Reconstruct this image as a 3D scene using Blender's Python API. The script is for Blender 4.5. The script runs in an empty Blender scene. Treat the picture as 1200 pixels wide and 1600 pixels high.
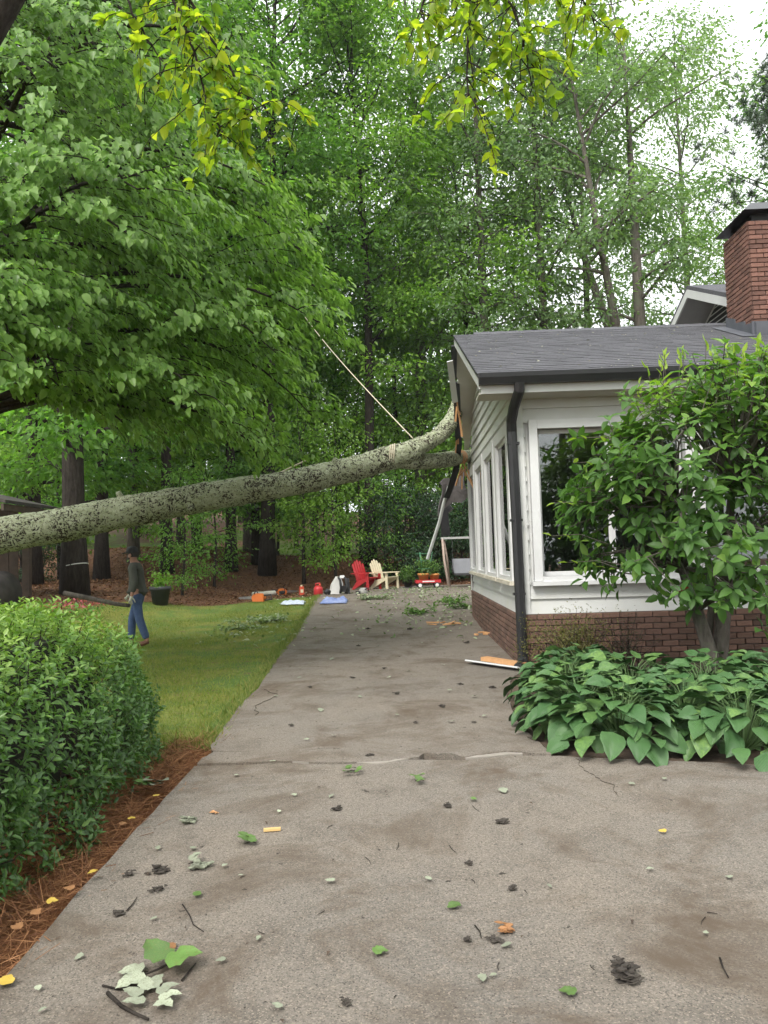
import bpy, math, random
import numpy as np
from mathutils import Matrix, Vector, Euler, noise as mnoise
R = math.radians
scene = bpy.context.scene
col = scene.collection

# ------------------------------------------------------------------ camera
cam_d = bpy.data.cameras.new('camera')
cam = bpy.data.objects.new('camera', cam_d); col.objects.link(cam)
cam_d.sensor_fit = 'HORIZONTAL'; cam_d.sensor_width = 36.0; cam_d.lens = 36.0
cam_d.clip_start = 0.05; cam_d.clip_end = 2000.0
CAM = Vector((0, 0, 1.5))
cam.matrix_world = Matrix.Translation(CAM) @ Matrix.Rotation(R(90 + 3.22), 4, 'X') @ Matrix.Rotation(R(-1.76), 4, 'Z')
scene.camera = cam

# ------------------------------------------------------------------ sky, sun, exposure
SUN_EL, SUN_ROT = 48.0, 205.0        # high, veiled sun behind the camera's left shoulder
world = bpy.data.worlds.new('World'); scene.world = world
world.use_nodes = True
wn, wl = world.node_tree.nodes, world.node_tree.links
wn.clear()
sky = wn.new('ShaderNodeTexSky'); sky.sky_type = 'NISHITA'; sky.sun_disc = False
sky.sun_elevation = R(SUN_EL); sky.sun_rotation = R(SUN_ROT)
sky.air_density = 1.0; sky.dust_density = 4.0; sky.ozone_density = 1.0
hs = wn.new('ShaderNodeHueSaturation'); hs.inputs['Saturation'].default_value = 0.10
mx = wn.new('ShaderNodeMix'); mx.data_type = 'RGBA'; mx.inputs[0].default_value = 0.6
mx.inputs[7].default_value = (11.0, 11.3, 11.5, 1)
bg = wn.new('ShaderNodeBackground'); bg.inputs['Strength'].default_value = 0.10
wo = wn.new('ShaderNodeOutputWorld')
wl.new(sky.outputs[0], hs.inputs['Color']); wl.new(hs.outputs[0], mx.inputs[6])
wl.new(mx.outputs[2], bg.inputs['Color']); wl.new(bg.outputs[0], wo.inputs['Surface'])

sun_d = bpy.data.lights.new('sun', 'SUN'); sun_d.energy = 1.5; sun_d.angle = R(22); sun_d.color = (1.0, 0.96, 0.9)
sun = bpy.data.objects.new('sun', sun_d); col.objects.link(sun)
sun.rotation_euler = Euler((R(90 - SUN_EL), 0, R(180 - SUN_ROT)), 'XYZ')
scene.view_settings.view_transform = 'Standard'; scene.view_settings.look = 'None'
scene.view_settings.gamma = 1.0; scene.view_settings.use_curve_mapping = False
scene.view_settings.exposure = 1.28
scene.render.engine = 'CYCLES'
cy = scene.cycles
cy.use_denoising = True; cy.use_adaptive_sampling = True; cy.adaptive_threshold = 0.02
cy.max_bounces = 7; cy.diffuse_bounces = 3; cy.glossy_bounces = 3; cy.transmission_bounces = 5
cy.transparent_max_bounces = 8; cy.volume_bounces = 0
cy.caustics_reflective = False; cy.caustics_refractive = False

# ------------------------------------------------------------------ helpers
def tag(o, label=None, cat=None, group=None, kind=None):
    if label: o['label'] = label
    if cat: o['category'] = cat
    if group: o['group'] = group
    if kind: o['kind'] = kind
    return o

def empty(name, loc=(0, 0, 0), rz=0.0, **k):
    o = bpy.data.objects.new(name, None); col.objects.link(o)
    o.location = loc; o.rotation_euler = (0, 0, rz); o.empty_display_size = 0.1
    return tag(o, **k)

def link(name, me, parent=None, mat=None, loc=None):
    o = bpy.data.objects.new(name, me); col.objects.link(o)
    if mat is not None and not me.materials: me.materials.append(mat)
    if parent is not None: o.parent = parent
    if loc is not None: o.location = loc
    return o

def np_mesh(name, V, F, mat=None, smooth=False, rnd=None):
    """V (n,3), F (m,k) uniform polygons; rnd per face -> attribute 'rnd'"""
    V = np.ascontiguousarray(V, dtype=np.float32); F = np.ascontiguousarray(F, dtype=np.int32)
    me = bpy.data.meshes.new(name)
    m, k = F.shape
    me.vertices.add(len(V)); me.vertices.foreach_set('co', V.ravel())
    me.loops.add(m * k); me.loops.foreach_set('vertex_index', F.ravel())
    me.polygons.add(m)
    me.polygons.foreach_set('loop_start', np.arange(0, m * k, k, dtype=np.int32))
    if rnd is not None:
        a = me.attributes.new('rnd', 'FLOAT', 'FACE'); a.data.foreach_set('value', np.ascontiguousarray(rnd, dtype=np.float32))
    me.update(calc_edges=True)
    if smooth: me.polygons.foreach_set('use_smooth', np.ones(m, dtype=bool))
    if mat is not None: me.materials.append(mat)
    return me

class MB:
    def __init__(s): s.v = []; s.f = []
    def add(s, vs, fs):
        n = len(s.v); s.v += [tuple(v) for v in vs]; s.f += [tuple(i + n for i in f) for f in fs]; return s
    def box(s, c, size, rot=None, taper=1.0):
        hx, hy, hz = [a / 2 for a in size]; c = Vector(c)
        vs = [Vector((x * hx * (taper if z > 0 else 1), y * hy * (taper if z > 0 else 1), z * hz)) for z in (-1, 1) for y in (-1, 1) for x in (-1, 1)]
        if rot is not None:
            m = Euler(rot, 'XYZ').to_matrix() if not isinstance(rot, Matrix) else rot
            vs = [m @ v for v in vs]
        return s.add([v + c for v in vs], [(0, 2, 3, 1), (4, 5, 7, 6), (0, 1, 5, 4), (2, 6, 7, 3), (0, 4, 6, 2), (1, 3, 7, 5)])
    def bar(s, a, b, w, t, up=(0, 0, 1)):
        a, b = Vector(a), Vector(b); d = (b - a); L = d.length; d.normalize(); up = Vector(up)
        if abs(d.dot(up)) > 0.95: up = Vector((0, 1, 0))
        x = d.cross(up).normalized(); z = x.cross(d).normalized()
        m = Matrix((x, d, z)).transposed()
        return s.box((a + b) / 2, (w, L, t), m)
    def tube(s, path, rad, k=8, caps=True, flat=1.0):
        P = [Vector(p) for p in path]; n = len(P)
        if not hasattr(rad, '__len__'): rad = [rad] * n
        ref = Vector((0.13, 0.21, 1)); vs = []; prev = None
        for i in range(n):
            t = (P[min(i + 1, n - 1)] - P[max(i - 1, 0)])
            if t.length < 1e-9: t = Vector((0, 0, 1))
            t.normalize()
            if prev is None:
                x = t.cross(ref if abs(t.dot(ref.normalized())) < 0.95 else Vector((1, 0, 0))).normalized()
            else:
                x = (prev - t * prev.dot(t)).normalized()
            prev = x; y = t.cross(x)
            for j in range(k):
                a = 2 * math.pi * j / k
                vs.append(P[i] + (x * math.cos(a) + y * math.sin(a) * flat) * rad[i])
        fs = [(i * k + j, i * k + (j + 1) % k, (i + 1) * k + (j + 1) % k, (i + 1) * k + j) for i in range(n - 1) for j in range(k)]
        if caps: fs += [tuple(range(k))[::-1], tuple((n - 1) * k + j for j in range(k))]
        return s.add(vs, fs)
    def lathe(s, prof, c=(0, 0, 0), k=20, close=True):
        vs = [(c[0] + r * math.cos(2 * math.pi * j / k), c[1] + r * math.sin(2 * math.pi * j / k), c[2] + z) for r, z in prof for j in range(k)]
        n = len(prof)
        fs = [(i * k + j, i * k + (j + 1) % k, (i + 1) * k + (j + 1) % k, (i + 1) * k + j) for i in range(n - 1) for j in range(k)]
        if close: fs += [tuple(range(k))[::-1], tuple((n - 1) * k + j for j in range(k))]
        return s.add(vs, fs)
    def prism(s, poly, ext):
        """poly: list of 3-D points, ext: extrusion vector"""
        n = len(poly); e = Vector(ext)
        vs = [Vector(p) for p in poly] + [Vector(p) + e for p in poly]
        return s.add(vs, [tuple(range(n))[::-1], tuple(range(n, 2 * n))] + [(i, (i + 1) % n, n + (i + 1) % n, n + i) for i in range(n)])
    def mesh(s, name, mat=None, smooth=False):
        me = bpy.data.meshes.new(name); me.from_pydata(s.v, [], s.f); me.update()
        if mat is not None: me.materials.append(mat)
        if smooth: me.polygons.foreach_set('use_smooth', [True] * len(me.polygons))
        return me
    def build(s, name, mat=None, parent=None, smooth=False, loc=None, fix=True):
        me = s.mesh(name, mat, smooth)
        if fix:
            import bmesh
            bm = bmesh.new(); bm.from_mesh(me); bmesh.ops.recalc_face_normals(bm, faces=bm.faces); bm.to_mesh(me); bm.free()
        return link(name, me, parent, None, loc)

def S(t):
    t = np.clip(t, 0, 1); return t * t * (3 - 2 * t)
def h(x, y):
    """terrain height"""
    z = 0.35 * S((y - 14) / 9) + 1.25 * S((y - 27) / 8) * (1 - 0.35 * S((x - 4) / 6)) + 0.9 * S((y - 36) / 30) + 4.5 * S((y - 48) / 45)
    z = z + 0.6 * S((-x - 4) / 5) * S((y - 13) / 6)
    return z
def H(x, y): return float(h(np.float64(x), np.float64(y)))

# ------------------------------------------------------------------ materials
def nodes_of(name):
    m = bpy.data.materials.new(name); m.use_nodes = True
    nt = m.node_tree; p = nt.nodes['Principled BSDF']
    return m, nt.nodes, nt.links, p
def rgb(c): return (c[0], c[1], c[2], 1)
def mixc(n, l, fac, a, b):
    x = n.new('ShaderNodeMix'); x.data_type = 'RGBA'
    if hasattr(fac, 'is_linked') or hasattr(fac, 'links'): l.new(fac, x.inputs[0])
    else: x.inputs[0].default_value = fac
    for s_, v in ((6, a), (7, b)):
        if hasattr(v, 'links'): l.new(v, x.inputs[s_])
        else: x.inputs[s_].default_value = rgb(v)
    return x.outputs[2]
def noise_(n, l, vec, scale, detail=4, rough=0.6, dist=0.0):
    t = n.new('ShaderNodeTexNoise'); t.inputs['Scale'].default_value = scale
    t.inputs['Detail'].default_value = detail; t.inputs['Roughness'].default_value = rough; t.inputs['Distortion'].default_value = dist
    if vec is not None: l.new(vec, t.inputs['Vector'])
    return t.outputs['Fac']
def ramp(n, l, src, lo, hi):
    x = n.new('ShaderNodeMapRange'); x.clamp = True
    l.new(src, x.inputs[0]); x.inputs[1].default_value = lo; x.inputs[2].default_value = hi
    return x.outputs[0]
def bump(n, l, p, src, strength, dist=0.01):
    b = n.new('ShaderNodeBump'); b.inputs['Strength'].default_value = strength; b.inputs['Distance'].default_value = dist
    l.new(src, b.inputs['Height']); l.new(b.outputs[0], p.inputs['Normal'])
def coords(n, l, stretch=None):
    t = n.new('ShaderNodeTexCoord')
    if stretch is None: return t.outputs['Object']
    mp = n.new('ShaderNodeMapping'); mp.inputs['Scale'].default_value = stretch
    l.new(t.outputs['Object'], mp.inputs['Vector']); return mp.outputs[0]

def pmat(name, c1, c2=None, scale=6.0, rough=0.7, b=0.0, bscale=None, stretch=None, objrand=0.0, metal=0.0, spec=0.5, dirt=None, dscale=2.0):
    m, n, l, p = nodes_of(name)
    p.inputs['Roughness'].default_value = rough; p.inputs['Metallic'].default_value = metal
    p.inputs['Specular IOR Level'].default_value = spec
    if c2 is None: c2 = tuple(x * 0.8 for x in c1)
    v = coords(n, l, stretch)
    f = ramp(n, l, noise_(n, l, v, scale), 0.3, 0.7)
    c = mixc(n, l, f, c1, c2)
    if objrand:
        oi = n.new('ShaderNodeObjectInfo'); hsv = n.new('ShaderNodeHueSaturation')
        l.new(ramp(n, l, oi.outputs['Random'], 0, 1), hsv.inputs['Value'])
        mr = n.new('ShaderNodeMapRange'); l.new(oi.outputs['Random'], mr.inputs[0])
        mr.inputs[3].default_value = 1 - objrand; mr.inputs[4].default_value = 1 + objrand
        l.new(mr.outputs[0], hsv.inputs['Value']); l.new(c, hsv.inputs['Color']); c = hsv.outputs[0]
    if dirt is not None:
        d = ramp(n, l, noise_(n, l, v, dscale, 6, 0.7), 0.5, 0.72)
        c = mixc(n, l, d, c, dirt)
    l.new(c, p.inputs['Base Color'])
    if b: bump(n, l, p, noise_(n, l, v, bscale or scale * 4, 5), b)
    return m

def leafmat(name, c1, c2, c3, trans=0.35, rough=0.42, spec=0.45, tcol=None, objr=False):
    """c1..c3: leaf-to-leaf colour variation"""
    m, n, l, p = nodes_of(name)
    if objr:
        src = n.new('ShaderNodeObjectInfo').outputs['Random']
    else:
        a = n.new('ShaderNodeAttribute'); a.attribute_name = 'rnd'; src = a.outputs['Fac']
    cr = n.new('ShaderNodeValToRGB'); l.new(src, cr.inputs[0])
    e = cr.color_ramp.elements
    e[0].color = rgb(c1); e[0].position = 0.0; e[1].color = rgb(c3); e[1].position = 1.0
    k = e.new(0.5); k.color = rgb(c2)
    l.new(cr.outputs[0], p.inputs['Base Color'])
    p.inputs['Roughness'].default_value = rough; p.inputs['Specular IOR Level'].default_value = spec
    t = n.new('ShaderNodeBsdfTranslucent'); g = n.new('ShaderNodeMix'); g.data_type = 'RGBA'; g.blend_type = 'MULTIPLY'
    g.inputs[0].default_value = 1.0; l.new(cr.outputs[0], g.inputs[6]); g.inputs[7].default_value = rgb(tcol or (1.3, 1.5, 0.6))
    l.new(g.outputs[2], t.inputs['Color'])
    ms = n.new('ShaderNodeMixShader'); ms.inputs[0].default_value = trans
    l.new(p.outputs[0], ms.inputs[1]); l.new(t.outputs[0], ms.inputs[2])
    l.new(ms.outputs[0], n['Material Output'].inputs['Surface'])
    return m

# ------------------------------------------------------------------ leaves
def leaf_template(w=0.5, fold=0.12, droop=0.12, detail=True, wide_at=0.42):
    """unit-length leaf: base at 0, tip at y=1, normal +z"""
    if not detail:
        V = np.array([(0, 0, 0), (-w / 2, wide_at, fold), (0, 1, -droop), (w / 2, wide_at, fold)], float)
        F = np.array([(0, 2, 1), (0, 3, 2)])
        return V, F
    f2 = fold * 0.75
    V = np.array([(0, 0, 0), (0, .33, .0), (0, .68, -droop * .4), (0, 1, -droop),
                  (-w * .46, .27, fold * .9), (-w * .40, .62, f2 - droop * .3), (w * .46, .27, fold * .9), (w * .40, .62, f2 - droop * .3)], float)
    F = np.array([(0, 1, 4), (1, 2, 5), (1, 5, 4), (2, 3, 5), (0, 6, 1), (1, 7, 2), (1, 6, 7), (2, 7, 3)])
    return V, F
def leaf_smooth(w, fold, droop):
    y_ = (.10, .36, .70); k_ = (.34, .5, .36)
    V = [(0, 0, 0), (0, .22, 0), (0, .52, -droop * .25), (0, 1, -droop)]
    for s_ in (-1, 1): V += [(s_ * w * a, y, fold * (a / .5) - droop * y * y * .6) for a, y in zip(k_, y_)]
    F = [(0, 1, 4), (1, 5, 4), (1, 2, 5), (2, 6, 5), (2, 3, 6), (0, 7, 1), (1, 7, 8), (1, 8, 2), (2, 8, 9), (2, 9, 3)]
    return np.array(V, float), np.array(F)
LEAF8 = leaf_template(); LEAF2 = leaf_template(detail=False)
LEAFROUND = leaf_smooth(0.66, 0.12, 0.22)

def unit(a): return a / np.maximum(np.linalg.norm(a, axis=1, keepdims=True), 1e-9)
def frames(d, nrm):
    d = unit(d); x = unit(np.cross(d, nrm)); z = np.cross(x, d)
    return np.stack([x, d, z], axis=1)          # rows = local axes in world
def leaves_mesh(name, pos, d, nrm, sc, tmpl, mat, rng, rnd=None):
    V, F = tmpl; n = len(pos); Fr = frames(d, nrm)
    W = np.einsum('vk,nkj->nvj', V, Fr) * sc[:, None, None] + pos[:, None, :]
    FF = (F[None] + (np.arange(n) * len(V))[:, None, None]).reshape(-1, F.shape[1])
    if rnd is None: rnd = rng.random(n)
    return np_mesh(name, W.reshape(-1, 3), FF, mat, smooth=len(F) > 4, rnd=np.repeat(rnd, len(F)))
CAMM = np.array(cam.matrix_world.inverted())
def in_view(P, margin=1.0):
    q = np.c_[P, np.ones(len(P))] @ CAMM.T
    dz = -q[:, 2]; ok = dz > 0.1
    with np.errstate(all='ignore'):
        u = q[:, 0] / dz * 2; v = q[:, 1] / dz * 1.5
    return ok & (np.abs(u) < margin) & (np.abs(v) < margin), dz
def foliage(parent, name, base, pos, d, nrm, sc, tmpl, mat, omat, rng, nparts=300, rnd=None):
    """pos in local coordinates of parent (at base). Nearest leaves become separate leaf parts, the rest one stuff part"""
    base = np.array(base, float)
    ids = np.array([], int)
    if nparts:
        ok, dz = in_view(pos + base, 0.98)
        key = sc / np.maximum(dz, .1) * (0.8 + 0.4 * rng.random(len(pos))); key[~ok] = -1
        ids = np.argsort(-key)[:nparts]; ids = ids[key[ids] > 0]
        tm = np_mesh('leaf', tmpl[0], tmpl[1], omat, smooth=True); Fr = frames(d, nrm)
        for i in ids:
            o = bpy.data.objects.new('leaf', tm); col.objects.link(o); o.parent = parent
            m = Matrix(((Fr[i] * sc[i]).T).tolist()).to_4x4(); m.translation = Vector(pos[i]); o.matrix_local = m
    keep = np.ones(len(pos), bool); keep[ids] = False
    if keep.any():
        me = leaves_mesh(name, pos[keep], d[keep], nrm[keep], sc[keep], tmpl, mat, rng, None if rnd is None else rnd[keep])
        o = link(name, me, parent); o['kind'] = 'stuff'
# ================================================================== ground
rng = np.random.default_rng(7); random.seed(7)
def lawn_mask(x, y):
    wob = 0.35 * np.sin(x * 1.7 + 0.6 * y) + 0.25 * np.sin(y * 2.3 - x)
    back = np.interp(x, [-14, -9, -5.5, -3.5, -1.8, 0], [15.5, 17.5, 19.8, 21.8, 24.0, 24.5]) + wob
    near = 5.55 + 0.2 * np.sin(x * 5)
    return S((back - y) / 0.7 + .5) * S((y - near) / 0.6) * S((-0.9 - x) / 0.3)
def far_grass(x, y):
    return S((y - 33 - 1.2 * np.sin(x * .8)) / 3) * (0.55 + 0.45 * np.sin(x * 0.55 + 1.0) * np.cos(y * .21)) * S((70 - y) / 20)
def straw_mask(x, y):
    return S((-0.9 - x) / .2) * np.maximum(S((5.6 + .2 * np.sin(x * 6) - y) / .4), S((x + 1.78 - .05 * np.sin(y * 5)) / .15) * S((7.2 - y) / .8))

xs = np.unique(np.concatenate([np.linspace(-200, -30, 12), np.linspace(-30, -12, 25), np.arange(-12, 7, .2), np.linspace(7, 30, 28), np.linspace(30, 200, 12)]))
ys = np.unique(np.concatenate([np.linspace(-60, 0, 16), np.arange(0, 34, .22), np.linspace(34, 80, 50), np.linspace(80, 400, 20)]))
X, Y = np.meshgrid(xs, ys)
Z = h(X, Y) + 0.015 * np.sin(X * 2.1) * np.cos(Y * 1.7) * (1 - S((X + 1.6) / .5) * S((6 - X) / 3)) - 0.02
nx, ny = len(xs), len(ys)
idx = np.arange(nx * ny).reshape(ny, nx)
F = np.stack([idx[:-1, :-1], idx[:-1, 1:], idx[1:, 1:], idx[1:, :-1]], -1).reshape(-1, 4)
gm, n, l, p = nodes_of('ground_soil')
at = n.new('ShaderNodeAttribute'); at.attribute_name = 'zone'
sp = n.new('ShaderNodeSeparateColor'); l.new(at.outputs['Color'], sp.inputs[0])
v = coords(n, l)
nb = noise_(n, l, v, 1.3, 5, 0.65); nf = noise_(n, l, v, 22, 5, 0.7); nm = noise_(n, l, v, 5, 5, .7)
mulch = mixc(n, l, ramp(n, l, nf, .3, .7), (0.075, 0.04, 0.025), (0.22, 0.115, 0.07))
mulch = mixc(n, l, ramp(n, l, nm, .52, .68), mulch, (0.05, 0.032, 0.02))
lawn = mixc(n, l, ramp(n, l, nb, .42, .58), (0.12, 0.20, 0.048), (0.27, 0.255, 0.065))
lawn = mixc(n, l, ramp(n, l, nf, .35, .7), lawn, (0.085, 0.125, 0.03))
lawn = mixc(n, l, ramp(n, l, nm, .57, .68), lawn, (0.15, 0.11, 0.06))
fg = mixc(n, l, ramp(n, l, nb, .4, .6), (0.16, 0.22, 0.05), (0.10, 0.15, 0.035))
straw = mixc(n, l, ramp(n, l, nf, .3, .7), (0.11, 0.045, 0.02), (0.26, 0.12, 0.055))
def thr(src):      # ragged edge for a zone
    mth = n.new('ShaderNodeMath'); mth.operation = 'ADD'; l.new(src, mth.inputs[0])
    m2 = n.new('ShaderNodeMath'); m2.operation = 'MULTIPLY_ADD'; l.new(nm, m2.inputs[0]); m2.inputs[1].default_value = 0.9; m2.inputs[2].default_value = -0.45
    l.new(m2.outputs[0], mth.inputs[1]); return ramp(n, l, mth.outputs[0], .4, .6)
c = mixc(n, l, thr(sp.outputs[0]), mulch, lawn)
c = mixc(n, l, thr(sp.outputs[1]), c, fg)
c = mixc(n, l, thr(sp.outputs[2]), c, straw)
l.new(c, p.inputs['Base Color']); p.inputs['Roughness'].default_value = 0.95; p.inputs['Specular IOR Level'].default_value = 0.15
bump(n, l, p, nf, 0.8, 0.04)
me = np_mesh('ground', np.stack([X, Y, Z], -1).reshape(-1, 3), F, gm, smooth=True)
zc = np.stack([lawn_mask(X, Y), far_grass(X, Y), straw_mask(X, Y), np.ones_like(X)], -1).reshape(-1, 4).astype(np.float32)
a = me.attributes.new('zone', 'FLOAT_COLOR', 'POINT'); a.data.foreach_set('color', zc.ravel())
tag(link('ground', me), kind='structure')

# ------------------------------------------------------------------ concrete driveway
def concrete(name, tan, grey, dark):
    m, n, l, p = nodes_of(name); v = coords(n, l)
    big = noise_(n, l, v, .55, 4, .6); mid = noise_(n, l, v, 3.2, 6, .7, .3); fine = noise_(n, l, v, 90, 7, .85)
    vo = n.new('ShaderNodeTexVoronoi'); vo.inputs['Scale'].default_value = 190; l.new(v, vo.inputs['Vector'])
    c = mixc(n, l, ramp(n, l, big, .35, .65), tan, grey)
    c = mixc(n, l, ramp(n, l, mid, .5, .75), c, dark)
    vs = n.new('ShaderNodeTexVoronoi'); vs.inputs['Scale'].default_value = 14; l.new(v, vs.inputs['Vector'])
    c = mixc(n, l, ramp(n, l, fine, .42, .66), c, tuple(x * .42 for x in grey))
    hs_ = n.new('ShaderNodeSeparateColor'); l.new(vo.outputs['Color'], hs_.inputs[0])
    c = mixc(n, l, ramp(n, l, hs_.outputs[0], .86, .93), c, tuple(min(x * 1.12, .75) for x in tan))
    c = mixc(n, l, ramp(n, l, hs_.outputs[1], .90, .95), c, (0.09, .08, .068))
    # organic stains: leaf tannin and mildew blotches
    st = noise_(n, l, v, 1.1, 7, .72, .6)
    c = mixc(n, l, ramp(n, l, st, .49, .66), c, (0.11, 0.083, 0.06))
    sp_ = ramp(n, l, noise_(n, l, v, 16, 3, .6), .69, .74)
    c = mixc(n, l, sp_, c, (0.045, .037, .03))
    l.new(c, p.inputs['Base Color']); p.inputs['Roughness'].default_value = .88; p.inputs['Specular IOR Level'].default_value = .25
    ad = n.new('ShaderNodeMath'); ad.operation = 'MULTIPLY_ADD'; l.new(fine, ad.inputs[0]); ad.inputs[1].default_value = .7; l.new(mid, ad.inputs[2])
    bump(n, l, p, ad.outputs[0], .75, .012)
    return m
CON_NEAR = concrete('concrete_worn', (0.26, 0.22, 0.178), (0.21, 0.19, 0.166), (0.14, 0.118, 0.096))
CON_FAR = concrete('concrete_stained', (0.245, 0.207, 0.168), (0.22, 0.197, 0.17), (0.138, 0.115, 0.093))
DIRT = pmat('packed_dirt', (0.03, 0.022, 0.016), (0.06, 0.045, 0.03), 20, .95)

def ribbon(name, rows, mat, zoff, parent, zf=None, thick=.12):
    """rows: list of point rows (x,y) -> draped slab with vertical edges"""
    ny, nx = len(rows), len(rows[0])
    V = [(x, y, H(x, y) + zoff + (zf(x, y) if zf else 0)) for r in rows for x, y in r]; Fc = []
    for j in range(ny - 1):
        for i in range(nx - 1): Fc.append((j * nx + i, j * nx + i + 1, (j + 1) * nx + i + 1, (j + 1) * nx + i))
    edge = [i for i in range(nx)] + [j * nx + nx - 1 for j in range(1, ny)] + [(ny - 1) * nx + i for i in range(nx - 2, -1, -1)] + [j * nx for j in range(ny - 2, 0, -1)]
    b0 = len(V); V += [(V[i][0], V[i][1], V[i][2] - thick) for i in edge]; m_ = len(edge)
    for k in range(m_): Fc.append((edge[k], b0 + k, b0 + (k + 1) % m_, edge[(k + 1) % m_]))
    mb = MB(); mb.add(V, Fc); o = mb.build(name, mat, parent, smooth=False, fix=False)
    return o

drive = empty('driveway'); tag(drive, kind='structure')
def rag(t, s_, amp): return amp * (mnoise.noise(Vector((t * 3.1, s_, 0))) + .5 * mnoise.noise(Vector((t * 11, s_ + 4, 0))))
def joint(x): return float(np.interp(x, [-1.5, -1.2, -.8, -.5, -.15, .13, .25, .5, .8, 1.04, 1.3, 1.75, 2.5, 6], [5.62, 5.60, 5.62, 5.56, 5.52, 5.58, 5.58, 5.56, 5.62, 5.62, 5.55, 5.42, 5.2, 4.9])) + rag(x, 1, .035)
def gap(x):   # width of the broken joint
    return .026 + .12 * float(S((x - .18) / .06) * S((.52 - x) / .05)) + .045 * float(S((x - .5) / .1) * S((1.05 - x) / .1)) + max(0, rag(x, 9, .03))
cols_ = np.concatenate([np.linspace(-1.40, 1.3, 110), np.linspace(1.34, 6, 40)])
rows = []
for t in np.concatenate([np.linspace(0, .8, 22)[:-1], np.linspace(.8, 1, 8)]):
    rows.append([((x if i else x + rag(t * 6, 3, .03) - .02), -3 + t * (joint(x) + 3)) for i, x in enumerate(cols_)])
ribbon('concrete_slab', rows, CON_NEAR, .03, drive)
def drl(y): return float(np.interp(y, [5.5, 6.3, 7.8, 8.8, 12.3, 17.7, 20, 24, 27.3], [-1.36, -1.44, -1.52, -1.5, -1.68, -1.83, -1.92, -2.0, -2.0])) + rag(y, 5, .05)
def drr(y): return float(np.interp(y, [5.5, 5.8, 6.8, 8.0, 9.2, 9.75, 10.1, 17.0, 17.6, 18.4, 27.3], [1.16, 1.14, 1.10, 1.2, 1.45, 1.66, 1.78, 1.98, 2.2, 4.6, 4.8])) + (rag(y, 6, .03) if y < 9.8 else 0)
rows = []
ys_ = np.concatenate([[0], np.linspace(.02, .5, 8), np.linspace(.6, 22, 120)])
for k, t in enumerate(ys_):
    r_ = []
    for u in np.linspace(0, 1, 60):
        y0 = 5.6 + t; x = drl(y0) + u * (drr(y0) - drl(y0))
        y = joint(x) + gap(x) + t * (27.3 - joint(x)) / 22 if t < 22 else 27.3 + rag(x, 8, .05)
        r_.append((x, y))
    rows.append(r_)
ribbon('concrete_slab', rows, CON_FAR, .028, drive, zf=lambda x, y: .012 * math.exp(-((y - 5.7) / .3) ** 2))
# soil showing in the open joint and pale patching mortar beside it
rows = [[(x, joint(x) - .06) for x in np.linspace(-1.35, 1.15, 60)], [(x, joint(x) + .16) for x in np.linspace(-1.35, 1.15, 60)]]
ribbon('joint_soil', rows, DIRT, -.012, drive, thick=.02)
PATCH = pmat('mortar_patch', (.30, .27, .235), (.22, .195, .165), 9, .9, .4, 40)
for x0, x1, dy, w in ((.53, .95, .045, .035), (-.75, -.5, .05, .03), (-.25, .12, .05, .07)):
    xx = np.linspace(x0, x1, 16)
    rows = [[(x, joint(x) + dy - w * (.4 + .6 * math.sin(math.pi * (x - x0) / (x1 - x0))) + rag(x, 21, .02)) for x in xx],
            [(x, joint(x) + dy + w * (.4 + .6 * math.sin(math.pi * (x - x0) / (x1 - x0))) + rag(x, 22, .02)) for x in xx]]
    ribbon('mortar_patch', rows, PATCH, .037 if x0 != .53 else .034, drive, thick=.03)
def crack(pts, w):
    P_ = []
    for (a, b) in zip(pts[:-1], pts[1:]):
        for t in np.linspace(0, 1, 10)[:-1]:
            P_.append((a[0] + (b[0] - a[0]) * t, a[1] + (b[1] - a[1]) * t))
    L_, R_ = [], []
    for i, (x, y) in enumerate(P_):
        j = rag(x * 2 + y * 3, 31, .035); ww = w * (.4 + abs(rag(x + y, 40, 1.2))) * math.sin(math.pi * (i + .5) / len(P_)) ** .4
        L_.append((x + j, y + j * .6 - ww)); R_.append((x + j, y + j * .6 + ww))
    ribbon('crack', [L_, R_], DIRT, .0335, drive, thick=.02)
crack([(-1.38, 6.02), (-.9, 5.93), (-.45, 6.0), (-.2, 5.86)], .006)
crack([(1.3, 5.5), (1.28, 5.2), (1.36, 4.85), (1.33, 4.6)], .006)
crack([(1.05, 5.66), (1.12, 5.9), (1.08, 6.2)], .005)
crack([(-1.42, 8.75), (-1.2, 8.4), (-1.35, 7.8), (-1.25, 7.3)], .008)

# planting bed soil beside the house
rows = [[(x, y) for x in np.linspace(drr(min(max(y, 5.7), 9.9)) + .01, 7, 20)] for y in np.linspace(5.75, 9.95, 14)]
for r_ in rows:
    pass
rows[0] = [(x, joint(x) + .05) for x in np.linspace(1.2, 7, 20)]
o = ribbon('planting_bed', rows, pmat('bed_soil', (.05, .035, .024), (.11, .075, .05), 12, .95, .8, 40), .02, None); tag(o, kind='structure')

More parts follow.
